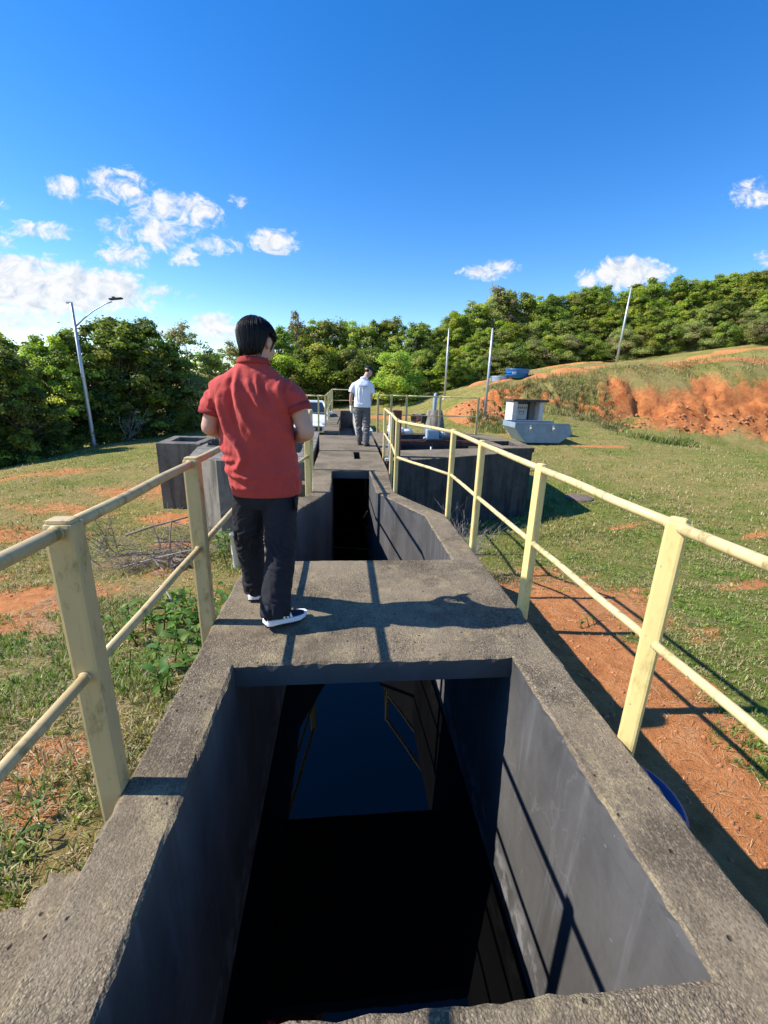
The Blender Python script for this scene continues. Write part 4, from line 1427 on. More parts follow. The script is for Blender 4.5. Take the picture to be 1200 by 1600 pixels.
def cloth(name, col, rough=.85, weave=900., amt=.12, var=.07, sheen=0.):
    m, nt, bs = mat_new(name)
    p = opos(nt)
    f = tnoise(nt, p, 10., 5, .6)
    w = tnoise(nt, p, weave * .35, 2, .7)
    c = ramp(nt, f, [(.3, tuple(x * (1 - var) for x in col)), (.7, tuple(x * (1 + var) for x in col))])
    c = mixc(nt, math_n(nt, 'MULTIPLY', smooth(nt, w, .45, .7), amt), c, tuple(min(1, x * 1.5 + .01) for x in col))
    setin(nt, bs, 'Base Color', c); setin(nt, bs, 'Roughness', rough)
    bs.inputs['Specular IOR Level'].default_value = .2
    bs.inputs['Sheen Weight'].default_value = sheen
    bump(nt, bs, w, .35, .0018)
    return m


M['red'] = cloth('brick red pique cotton', (.43, .056, .048), sheen=.1)
M['red_trim'] = cloth('darker red ribbed collar', (.30, .040, .036))
M['blacktr'] = cloth('black twill', (.020, .020, .026), amt=.25, var=.15)
M['shoe_navy'] = cloth('navy knit shoe upper', (.012, .014, .035))
M['sole'] = simple('white foam sole', (.80, .81, .82), .6, var=.03)
M['outsole'] = simple('black rubber outsole', (.02, .02, .022), .8, var=.1)
M['white_shirt'] = cloth('white polo cotton', (.76, .77, .82), var=.02, amt=.05)
M['print_blue'] = simple('faded navy print', (.34, .39, .54), .8, var=.1)
M['greytr'] = cloth('grey work trousers', (.115, .112, .110), var=.12, amt=.2)
M['boot'] = simple('dark brown boot leather', (.055, .045, .04), .6, var=.2)
M['capnavy'] = cloth('dark navy cap cotton', (.018, .020, .034))
M['glove'] = cloth('white work glove', (.75, .76, .78), var=.03)


def hand(bm, wrist, d, side, palm_n, curl=.5, s=1.0):
    """palm, four unequal bent fingers and a thumb; d = pointing direction, palm_n = palm normal, side=+1 thumb along d x palm_n"""
    d = Vector(d).normalized(); pn = Vector(palm_n); pn = (pn - d * pn.dot(d)).normalized(); u = d.cross(pn) * side
    w = Vector(wrist)
    palm_end = w + d * .092 * s
    tube(bm, [w - d * .02 * s, w + d * .02 * s, w + d * .06 * s, palm_end], [(.019 * s, .028 * s), (.017 * s, .033 * s), (.016 * s, .041 * s), (.013 * s, .040 * s)], 12, ref=pn, round_cap=True)
    for k, (l, off) in enumerate(((.070, .030), (.080, .010), (.074, -.011), (.058, -.030))):
        p = palm_end + u * off * s - d * .012 * s - d * abs(off) * .12
        a = 0; pts = [p]; dirv = d
        for j, fr in enumerate((.46, .31, .23)):
            a += curl * (.55, .75, .5)[j]
            dirv = (d * math.cos(a) + pn * math.sin(a)).normalized()
            pts.append(pts[-1] + dirv * l * fr * s)
        tube(bm, pts, [.0095 * s, .009 * s, .0082 * s, .0068 * s], 8, round_cap=True)
    t0 = w + d * .030 * s + u * .030 * s
    td = (d * .72 + u * .62 + pn * .25).normalized()
    t1 = t0 + td * .034 * s
    t2 = t1 + (td + pn * curl * .5).normalized() * .028 * s
    t3 = t2 + (td + pn * curl * .9 - u * .25).normalized() * .024 * s
    tube(bm, [t0 - td * .015, t1, t2, t3], [.013 * s, .0115 * s, .0098 * s, .0075 * s], 8, round_cap=True)


def head(bm, c, fwd, up, s=1.0, ear=True):
    """cranium, jaw, nose, ears as overlapping shells; c = centre of the skull"""
    f = Vector(fwd).normalized(); u = Vector(up); u = (u - f * u.dot(f)).normalized(); r = f.cross(u)
    rot = Matrix((r, f, u)).transposed()
    c = Vector(c)
    P = lambda x, y, z: c + r * x * s + f * y * s + u * z * s
    ball(bm, P(0, -.008, .022), (.076 * s, .096 * s, .088 * s), 24, rot=rot)
    ball(bm, P(0, .028, -.035), (.062 * s, .066 * s, .075 * s), 20, rot=rot)
    ball(bm, P(0, .050, -.080), (.042 * s, .042 * s, .034 * s), 16, rot=rot)     # jaw and chin
    ball(bm, P(0, .082, .030), (.050 * s, .018 * s, .016 * s), 14, rot=rot)      # brow
    tube(bm, [P(0, .088, .018), P(0, .104, -.008), P(0, .112, -.026), P(0, .094, -.034)], [.009 * s, .011 * s, .014 * s, .010 * s], 10, round_cap=True)
    for sx in (-1, 1):
        ball(bm, P(sx * .040, .066, -.022), (.024 * s, .022 * s, .026 * s), 12, rot=rot)   # cheeks
        if ear:
            er = rot @ Matrix.Rotation(sx * -.35, 3, 'Z')
            ball(bm, P(sx * .078, -.006, -.012), (.010 * s, .020 * s, .032 * s), 14, rot=er)
            ball(bm, P(sx * .074, .0, -.034), (.009 * s, .011 * s, .012 * s), 10, rot=er)
    for dz, rr in ((-.056, .0085), (-.064, .0095)):
        tube(bm, [P(-.022, .080, dz), P(0, .092, dz), P(.022, .080, dz)], [.004 * s, rr * s, .004 * s], 8, round_cap=True)   # lips
    return P, rot


def shoe(name_root, heel, toe_dir, mats, parent, length=.285, pitch=0., stripes=True, boot=False):
    """upper, sole and stripes; heel = ground point under the heel"""
    d = Vector((toe_dir[0], toe_dir[1], 0)).normalized()
    r = Vector((d.y, -d.x, 0))
    pm = Matrix.Rotation(pitch, 3, r)
    H = Vector(heel)
    P = lambda a, b, z: H + pm @ (d * a * length + r * b + Vector((0, 0, z)))
    outline = [(-.01, .0, .034), (.08, .002, .040), (.3, .004, .036), (.55, .006, .043), (.75, .004, .047), (.9, -.002, .038), (1.0, -.008, .015)]
    bm = bmesh.new()
    rows = []
    for z, k in ((.0, .94), (.012, 1.), (.030, 1.03), (.042, .97)):
        top = []
        for a, cx, w in outline:
            top.append((a, cx + w * k, z + (.016 * max(0, a - .7) * 3 if z < .02 else .010 * max(0, a - .7)) + (.008 if a < .25 and z > .02 else 0)))
        bot = [(a, cx - w * k, z_) for (a, cx, w), (_, _, z_) in zip(outline, top)]
        rows.append([bm.verts.new(P(*q)) for q in top] + [bm.verts.new(P(*q)) for q in bot[::-1]])
    n = len(rows[0])
    for i in range(3):
        for k in range(n):
            f = bm.faces.new((rows[i][k], rows[i][(k + 1) % n], rows[i + 1][(k + 1) % n], rows[i + 1][k])); f.smooth = True
            f.material_index = 1 if i == 0 else 0
    f = bm.faces.new(rows[0][::-1]); f.material_index = 1
    bm.faces.new(rows[-1])
    sole = mats['sole']
    so = obj('sole', bm, [sole, M['outsole']], None)
    bm = bmesh.new()
    hi = .105 if not boot else .17
    # one closed shell for the upper
    rings = []
    for a, zt, w, cx in ((-.015, .085, .026, 0), (.05, hi, .034, .002), (.16, hi + .004, .037, .003), (.30, hi * .92, .037, .004), (.45, .082, .039, .005), (.65, .064, .041, .005), (.85, .052, .035, .0), (.97, .042, .014, -.006)):
        ring = []
        for k in range(14):
            an = 2 * math.pi * k / 14
            z = .036 + (zt - .036) * (.5 + .5 * math.sin(an)) if True else 0
            ring.append(bm.verts.new(P(a, cx + w * math.cos(an) * (1. if math.sin(an) < 0 else (1 - .25 * math.sin(an))), z)))
        rings.append(ring)
    for a, b in zip(rings[:-1], rings[1:]):
        for k in range(14):
            f = bm.faces.new((a[k], a[(k + 1) % 14], b[(k + 1) % 14], b[k])); f.smooth = True
    bm.faces.new(rings[0][::-1]); bm.faces.new(rings[-1])
    up = obj('shoe' if not boot else 'boot', bm, mats['upper'], parent)
    so.parent = up
    if stripes:
        for sd in (-1, 1):
            for k in range(3):
                bm = bmesh.new()
                a0 = .36 + k * .085
                pts = []
                for t in range(5):
                    q = t / 4
                    z = .040 + q * (.052 - k * .006)
                    w = (.0385 + .0015) * (1 - .30 * max(0, q - .25))
                    pts.append(P(a0 - q * .06, .0045 + sd * (w + .0015), z))
                tube(bm, pts, (.0075, .0018), 6, ref=d)
                obj('stripe', bm, M['sole'], up)
    return up


def collar_band(bm, c, rx, ry, h, tilt):
    """folded polo collar: a fall that flares over the stand"""
    rows = []
    for dr, z in ((.004, 0.), (.013, .004), (.012, h * .35), (.006, h * .85), (.002, h), (-.003, h * .97), (-.004, h * .4)):
        rows.append([bm.verts.new((c[0] + (rx + dr) * math.cos(a), c[1] + (ry + dr) * math.sin(a), c[2] + z - tilt * ry * math.sin(a))) for a in np.linspace(0, 2 * math.pi, 41)[:-1]])
    for a, b in zip(rows[:-1], rows[1:]):
        for k in range(40):
            bm.faces.new((a[k], a[(k + 1) % 40], b[(k + 1) % 40], b[k])).smooth = True


# ---- the man in red -------------------------------------------------------
O1 = Vector((-.47, 2.55, 0.))
man = empty('person', O1)
tag(man, 'man in brick red polo shirt and black trousers walking away along the channel rim', 'person')
# body: head, neck, trunk, arms and hands as one surface
bm = bmesh.new()
HD = Vector((-.005, .055, 1.655))
Pm, rotm = head(bm, HD, (.46, .80, -.42), (.05, .35, 1.), 1.04)
tube(bm, [(-.03, -.012, 1.43), (-.025, .005, 1.52), (-.012, .035, 1.60), (-.008, .045, 1.64)], [(.075, .080), (.061, .064), (.058, .060), (.057, .06)], 18)
loft(bm, [(.86, .01, .0, .155, .105), (1.0, 0, 0, .15, .10), (1.2, -.02, 0, .165, .10), (1.36, -.03, 0, .17, .09), (1.44, -.03, -.005, .11, .06)])
# left arm: hangs, elbow bent, forearm forward to the phone
tube(bm, [(-.205, -.004, 1.37), (-.255, -.02, 1.29), (-.285, -.03, 1.19)], [.042, .046, .043], 14, round_cap=True)
tube(bm, [(-.285, -.03, 1.19), (-.25, .075, 1.15), (-.150, .172, 1.17)], [.043, .041, .027], 14, round_cap=True)
tube(bm, [(.150, -.004, 1.385), (.215, -.026, 1.30), (.262, -.045, 1.175)], [.045, .052, .048], 14, round_cap=True)
tube(bm, [(.262, -.045, 1.175), (.215, .065, 1.14), (.100, .172, 1.17)], [.047, .044, .028], 14, round_cap=True)
hand(bm, (-.145, .180, 1.172), (.62, .70, .25), 1, (.4, -.2, .8), .7)
hand(bm, (.095, .180, 1.172), (-.62, .70, .25), -1, (-.4, -.2, .8), .7)
body = fuse('body', bm, .0065, M['skin'], man, 2)
# shirt
bm = bmesh.new()
loft(bm, [(.800, .012, .012, .200, .142), (.815, .012, .012, .207, .150), (.87, .010, .012, .212, .156), (.95, .003, .016, .211, .164), (1.04, -.012, .018, .206, .164), (1.12, -.022, .012, .205, .157),
          (1.22, -.030, -.004, .212, .142), (1.32, -.038, -.010, .224, .136), (1.39, -.044, -.012, .232, .124), (1.435, -.044, -.010, .218, .108), (1.465, -.040, -.006, .186, .094), (1.495, -.035, 0, .142, .084), (1.52, -.030, .006, .104, .076), (1.545, -.028, .01, .080, .072)], 36, 2.35)
tube(bm, [(-.150, -.006, 1.400), (-.205, -.008, 1.382), (-.246, -.015, 1.330), (-.262, -.02, 1.262)], [(.040, .060), (.066, .076), (.074, .078), (.0735, .0735)], 20)
tube(bm, [(.070, .0, 1.425), (.132, -.004, 1.412), (.186, -.014, 1.362), (.216, -.022, 1.292)], [(.042, .060), (.068, .076), (.076, .080), (.0775, .0775)], 20)


def fx(px, py):
    return ((px - 400) * .00418 - .03, 1.221 + (660 - py) * .0036)


def zp(x, y):          # from the enlarged view of the back
    return fx(280 + x / 5., 480 + y / 5.)


FOLD = [
    ([zp(520, 500), zp(512, 620), zp(528, 760), zp(575, 880), zp(635, 1005)], .016, .018),
    ([zp(585, 560), zp(610, 660), zp(655, 760), zp(690, 815)], .013, .014),
    ([zp(640, 520), zp(648, 640), zp(672, 730)], .008, .012),
    ([zp(395, 700), zp(405, 820), zp(440, 960), zp(520, 1080), zp(540, 1160), zp(500, 1240), zp(420, 1265)], .017, .020),
    ([zp(300, 800), zp(320, 920), zp(350, 1060), zp(400, 1110), zp(470, 1130)], .012, .022),
    ([zp(340, 1160), zp(400, 1190), zp(480, 1180)], .010, .014),
    ([zp(370, 1240), zp(450, 1300), zp(560, 1320), zp(640, 1310)], .011, .016),
    ([zp(430, 1400), zp(520, 1405), zp(640, 1385)], .006, .016),
    ([zp(790, 560), zp(770, 640), zp(800, 740), zp(830, 820)], .012, .016),
    ([zp(860, 500), zp(840, 600), zp(815, 700)], .009, .010),
    ([zp(700, 470), zp(760, 520), zp(850, 500)], .006, .014),
    ([zp(210, 560), zp(230, 680), zp(255, 800)], .009, .014),
    ([zp(760, 860), zp(820, 980), zp(880, 1080)], .008, .020),
    ([zp(860, 1240), zp(780, 1290), zp(700, 1310)], .007, .018),
    # the troughs between them
    ([zp(485, 540), zp(475, 700), zp(490, 860), zp(530, 1000)], -.012, .016),
    ([zp(345, 740), zp(360, 880), zp(400, 1010)], -.010, .018),
    ([zp(660, 580), zp(690, 660), zp(735, 740)], -.008, .012),
]


def shirt_disp(co, no):
    back = sstep(-no[:, 1], -.1, .35) * (np.abs(co[:, 0] + .02) < .235) * sstep(co[:, 2], .80, .84)
    d = strokes_disp(co, FOLD, back)
    d = d + fbm(co * np.array([9., 9., 4.]), 3) * .006 * sstep(co[:, 2], .80, .86)
    slv = (np.abs(co[:, 0] + .03) > .22) * 1.0
    d = d + slv * np.sin(co[:, 2] * 95 + co[:, 0] * 60 + fbm(co * 8, 2) * 5) * .0025
    d = d + (fbm(co * np.array([26., 26., 15.]), 3) * .0035 + np.abs(fbm(co * np.array([13., 13., 6.]) + 4., 2)) * -.006) * sstep(co[:, 2], .80, .86)
    return d * 1.6


shirt = fuse('polo_shirt', bm, .0075, M['red'], man, 2, shirt_disp)
# collar, sleeve cuffs
bm = bmesh.new()
collar_band(bm, (-.027, .014, 1.530), .080, .078, .036, .16)
col_ = obj('collar', bm, M['red_trim'], shirt)
for pts, nm in (([(-.2545, -.018, 1.290), (-.2635, -.0205, 1.257)], 'cuff'), ([(.2035, -.0195, 1.322), (.2175, -.0225, 1.288)], 'cuff')):
    bm = bmesh.new(); tube(bm, pts, .0765 if pts[0][0] < 0 else .0805, 24); obj(nm, bm, M['red_trim'], shirt)
# trousers
bm = bmesh.new()
loft(bm, [(.72, .01, .01, .165, .11), (.80, .010, .01, .182, .128), (.88, .008, .01, .185, .132), (.97, .003, .008, .178, .125)], 28, 2.3)
tube(bm, [(.095, .01, .84), (.09, -.03, .66), (.095, -.07, .48), (.075, -.135, .29), (.062, -.180, .125), (.060, -.187, .085)], [(.112, .115), (.102, .105), (.088, .092), (.084, .09), (.086, .088), (.080, .086)], 20)
tube(bm, [(-.08, .01, .84), (-.105, .05, .66), (-.13, .10, .48), (-.13, .15, .27), (-.125, .19, .10), (-.125, .195, .06)], [(.112, .115), (.098, .105), (.084, .090), (.077, .084), (.076, .080), (.074, .078)], 20)


def tr_disp(co, no):
    z = co[:, 2]
    # creases gather behind the knees and stack up at the ankles
    k = .8 * np.exp(-((z - .50) / .09) ** 2) + .8 * np.exp(-((z - .13) / .08) ** 2) + .18
    ph = z * 58 + co[:, 0] * 46 * np.sign(co[:, 0] - .0) + fbm(co * 6., 3) * 9.
    d = (np.abs(np.sin(ph)) ** .7 - .5) * .019 * k * (no[:, 2] ** 2 < .6)
    d = d + fbm(co * np.array([8, 8, 4.]), 3) * .020
    return d


trs = fuse('trousers', bm, .008, M['blacktr'], man, 2, tr_disp)
bm = bmesh.new()
tube(bm, [(.19, -.085, .80), (.196, -.075, .72)], (.035, .006), 8, ref=(0, 1, 0))
obj('pocket_flap', bm, M['blacktr'], trs)
s1 = shoe('shoe', (-.005 + .012, -.235, .034), (.80, .60), dict(sole=M['sole'], upper=M['shoe_navy']), man, .285, pitch=-.13)
s2 = shoe('shoe', (-.135, .125, .012), (-.05, 1.), dict(sole=M['sole'], upper=M['shoe_navy']), man, .285, pitch=.0)
# hair: a close shell plus straight locks falling from the crown
bm = bmesh.new()
ball(bm, Pm(0, -.014, .030), (.086 * 1.04, .103 * 1.04, .092 * 1.04), 28, rot=rotm)
ball(bm, Pm(0, -.040, -.034), (.062 * 1.04, .060 * 1.04, .070 * 1.04), 22, rot=rotm)


def hair_cut(c, n):
    q = rotm.transposed() @ (c - HD)
    face = q.y > .045 and q.z < .062
    side = q.y > -.022 and q.z < .012 and abs(q.x) > .045
    low = q.z < -.118
    return face or side or low


def hair_disp(co, no):
    return fbm(co * np.array([60., 60., 14.]), 3) * .004


hair = fuse('hair', bm, .0065, M['hair'], man, 2, hair_disp, hair_cut)
bm = bmesh.new()
rr = random.Random(3)
crown = Vector((.004, -.045, .110))
for i in range(900):
    th = rr.uniform(0, 2 * math.pi)
    p0 = rr.uniform(.03, .62)
    pts = []
    sp_ = max(.4, rr.uniform(1.15, 1.52) - p0); lim = -rr.uniform(.105, .142); ka = rr.uniform(-.10, .10)
    k = 1.02 + rr.uniform(.0, .035)
    for t in np.linspace(p0, p0 + sp_, 10):
        ph = min(t * 1.75, 1.62)
        fall = max(0, t * 1.75 - 1.62) * .175
        x = math.sin(ph) * math.cos(th + (.25 + ka) * t); y = math.sin(ph) * math.sin(th + .25 * t); z = math.cos(ph)
        tuck = max(.68, 1.04 - fall * 3.0)
        pts.append((x * .0915 * k * tuck, -.018 + y * .107 * k * tuck, .028 + z * .096 * k - fall))
    pts = [q for q in pts if not ((q[1] > .055 and q[2] < .060) or (q[1] > -.030 and q[2] < .014 and abs(q[0]) > .045) or q[2] < lim)]
    if len(pts) < 3: continue
    n = len(pts)
    w = rr.uniform(.0025, .0055)
    tube(bm, [HD + rotm @ Vector(q) for q in pts], [(w * .5, w * .35)] + [(w, w * .4)] * (n - 2) + [(w * .15, w * .1)], 4)
obj('locks', bm, M['hair'], hair)
# glasses
bm = bmesh.new()
for sx in (-1, 1):
    c = Pm(sx * .033, .100, .008)
    tube(bm, [c + rotm @ Vector((.024 * math.cos(a) * 1.04, 0, .018 * math.sin(a))) for a in np.linspace(0, 2 * math.pi, 17)], .0018, 6)
    tube(bm, [Pm(sx * .058, .096, .012), Pm(sx * .076, .06, .012), Pm(sx * .080, .0, .006), Pm(sx * .080, -.02, -.008)], .0018, 6)
tube(bm, [Pm(-.009, .102, .010), Pm(.009, .102, .010)], .0016, 6)
obj('glasses', bm, M['steel_dark'], man)
bm = bmesh.new()
for sx in (-1, 1): ball(bm, Pm(sx * .031, .078, .006), (.012, .012, .010), 12)
obj('eyes', bm, M['sole'], man)
# the phone he looks at
ph = bmesh.new()
box(ph, -.038, .038, -.006, .006, -.078, .078, bev=.004)
po = obj('phone', ph, M['steel_dark']); po.location = O1 + Vector((-.02, .255, 1.24)); po.rotation_euler = (-.65, 0, .1)
tag(po, 'dark phone held in both hands of the man in red, hidden by his body', 'phone')
# skin of the nape and arms is the body; done

# ---- the man in white -----------------------------------------------------
O2 = Vector((.47, 10.65, .012))
m2 = empty('person', O2); m2.scale = (1.06, 1.06, 1.06)
tag(m2, 'man in white polo, grey trousers and dark cap walking ahead on the walkway', 'person')
bm = bmesh.new()
HD2 = Vector((.135, .14, 1.665))
P2, rot2 = head(bm, HD2, (.72, .55, -.55), (.30, .25, .95), 1.04)
tube(bm, [(.02, .0, 1.42), (.045, .03, 1.50), (.09, .085, 1.58), (.115, .12, 1.63)], [(.07, .075), (.060, .062), (.055, .058), (.055, .058)], 16)
loft(bm, [(.88, 0, 0, .14, .095), (1.1, -.005, 0, .14, .09), (1.3, .0, 0, .16, .09), (1.44, .01, .01, .12, .07)])
tube(bm, [(-.175, 0, 1.345), (-.238, -.01, 1.24), (-.262, -.005, 1.12)], [.040, .043, .038], 12, round_cap=True)
tube(bm, [(-.262, -.005, 1.12), (-.265, .02, 1.0), (-.255, .06, .87)], [.038, .036, .026], 12, round_cap=True)
tube(bm, [(.165, .014, 1.345), (.205, .01, 1.25), (.195, .0, 1.12)], [.040, .043, .039], 12, round_cap=True)
tube(bm, [(.195, 0, 1.12), (.185, .02, 1.0), (.165, .05, .875)], [.039, .036, .026], 12, round_cap=True)
hand(bm, (.163, .052, .868), (-.08, .1, -1.), 1, (-1., .1, 0), .35, 1.05)
hand(bm, (-.254, .062, .862), (.05, .1, -1.), -1, (1., .1, 0), .9, .98)
fuse('body', bm, .010, M['skin'], m2, 2)
bm = bmesh.new()
loft(bm, [(.875, .0, .005, .190, .130), (.89, .0, .005, .196, .135), (.96, .0, .005, .196, .138), (1.08, -.004, .002, .190, .134), (1.2, -.006, 0, .196, .130), (1.31, -.004, .002, .206, .126),
          (1.38, .0, .006, .212, .114), (1.42, .006, .012, .195, .10), (1.455, .016, .018, .15, .088), (1.485, .024, .024, .108, .078), (1.51, .03, .03, .078, .07)], 32, 2.3)
tube(bm, [(-.125, 0, 1.385), (-.185, -.004, 1.365), (-.232, -.01, 1.28), (-.250, -.01, 1.20)], [.045, .064, .072, .076], 16)
tube(bm, [(.13, .01, 1.39), (.175, .012, 1.37), (.205, .01, 1.28), (.210, .008, 1.19)], [.045, .064, .072, .076], 16)
W_FOLD = [([(-.06, 1.32), (-.08, 1.18), (-.06, 1.02)], .012, .018), ([(.0, 1.33), (.0, 1.2), (.03, 1.05)], .012, .016), ([(.07, 1.32), (.075, 1.18), (.10, 1.0)], .011, .018),
          ([(-.13, 1.3), (-.14, 1.15), (-.12, 1.0)], .010, .02), ([(-.15, .98), (-.05, .94), (.08, .96)], .009, .02)]
sh2 = fuse('polo_shirt', bm, .010, M['white_shirt'], m2, 2,
           lambda co, no: strokes_disp(co, W_FOLD, sstep(-no[:, 1], -.1, .3)) + fbm(co * np.array([10., 10., 4.]), 3) * .006)
bm = bmesh.new()
collar_band(bm, (.034, .032, 1.492), .077, .075, .045, .2)
obj('collar', bm, M['white_shirt'], sh2)
# print across the shoulders, too far to read: a bar and a line of short marks
bm = bmesh.new()
for k in range(6):
    x = -.075 + k * .030
    ctr = Vector((x, -.118 + .002, 1.335 + .003 * k))
    box(bm, x - .011, x + .011, -.155, -.132, 1.318 + (k % 2) * .005, 1.352)
box(bm, -.06, .07, -.152, -.134, 1.292, 1.302)
obj('back_print', bm, M['print_blue'], sh2)
bm = bmesh.new()
loft(bm, [(.80, 0, .0, .155, .105), (.87, 0, .0, .168, .118), (.95, 0, 0, .172, .122)], 24, 2.3)
tube(bm, [(.085, 0, .86), (.10, -.02, .66), (.105, -.035, .48), (.10, -.075, .28), (.095, -.09, .12), (.095, -.09, .075)], [.100, .092, .080, .074, .072, .070], 16)
tube(bm, [(-.085, 0, .86), (-.075, .04, .66), (-.065, .09, .48), (-.06, .10, .28), (-.05, .12, .12), (-.05, .12, .08)], [.100, .090, .078, .072, .070, .068], 16)
fuse('trousers', bm, .011, M['greytr'], m2, 2, lambda co, no: np.sin(co[:, 2] * 70 + fbm(co * 6., 3) * 8) * .007 * (no[:, 2] ** 2 < .6) * (.4 + np.exp(-((co[:, 2] - .45) / .16) ** 2)) + fbm(co * 7., 3) * .012)
shoe('boot', (.085, -.15, .0), (.25, 1.), dict(sole=M['outsole'], upper=M['boot']), m2, .29, stripes=False, boot=True)
shoe('boot', (-.05, .07, .0), (.0, 1.), dict(sole=M['outsole'], upper=M['boot']), m2, .29, stripes=False, boot=True)
bm = bmesh.new()
ball(bm, P2(0, -.012, .034), (.084, .104, .090), 24, rot=rot2)
def cap_cut(c, n):
    q = rot2.transposed() @ (c - HD2)
    return q.z < .022
cap_ = fuse('cap', bm, .008, M['capnavy'], m2, 1, None, cap_cut)
bm = bmesh.new()
vs = []
for z in (0, .006):
    for r_ in (0, 1):
        for k in range(11):
            a = math.pi * (.08 + .84 * k / 10)
            rx, ry = (.080, .092) if r_ == 0 else (.072, .185)
            x = rx * math.cos(a); y = ry * math.sin(a)
            vs.append(bm.verts.new(P2(x, y - .005, .034 + z - .10 * max(0, y - .09) - .6 * x * x)))
for z in (0, 1):
    for k in range(10):
        q = [vs[z * 22 + k], vs[z * 22 + k + 1], vs[z * 22 + 11 + k + 1], vs[z * 22 + 11 + k]]
        bm.faces.new(q if z else q[::-1])
for k in range(10): bm.faces.new((vs[11 + k], vs[11 + k + 1], vs[33 + k + 1], vs[33 + k]))
obj('visor', bm, M['capnavy'], cap_)
bm = bmesh.new()
ball(bm, P2(0, -.050, -.005), (.070, .052, .050), 18, rot=rot2)
obj('hair', bm, M['hair'], m2)
# glove on the left hand
bm = bmesh.new()
tube(bm, [(-.257, .055, .90), (-.254, .062, .86), (-.250, .072, .80), (-.238, .078, .765)], [(.034, .037), (.036, .042), (.036, .048), (.028, .040)], 14, round_cap=True)
for k in range(4):
    tube(bm, [(-.238 + .01, .045 + .02 * k, .79), (-.222, .045 + .02 * k, .755), (-.206, .045 + .02 * k, .775)], [.0125, .012, .010], 8, round_cap=True)
fuse('glove', bm, .008, M['glove'], m2, 1)

# ================================================================ trees
def leaf_cloud(pts, nrm, size, cols, aspect=.55, seed=0, bend=.35):
    """one bent two-triangle leaf per point"""
    g = np.random.default_rng(seed)
    n = len(pts)
    t = g.normal(size=(n, 3))
    t -= nrm * (t * nrm).sum(1)[:, None]
    t /= np.linalg.norm(t, axis=1)[:, None] + 1e-9
    b = np.cross(nrm, t)
    s = size[:, None]
    a0 = pts - t * s * .5
    a1 = pts + b * s * aspect * .5 + nrm * s * bend * .12
    a2 = pts + t * s * .5 - nrm * s * bend * .25
    a3 = pts - b * s * aspect * .5 + nrm * s * bend * .12
    V = np.stack([a0, a1, a2, a3], 1).reshape(-1, 3)
    F = np.arange(n * 4).reshape(n, 4)
    C = np.repeat(cols, 4, 0)
    return V, F, C


PAL = {
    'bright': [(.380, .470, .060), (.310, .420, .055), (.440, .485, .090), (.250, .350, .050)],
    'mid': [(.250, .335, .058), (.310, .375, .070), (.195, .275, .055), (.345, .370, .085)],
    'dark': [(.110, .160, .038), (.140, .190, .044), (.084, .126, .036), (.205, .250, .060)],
    'olive': [(.265, .305, .095), (.300, .320, .115), (.220, .270, .080), (.320, .318, .140)],
    'brown': [(.250, .195, .120), (.215, .175, .105), (.280, .220, .125), (.190, .185, .090)],
}


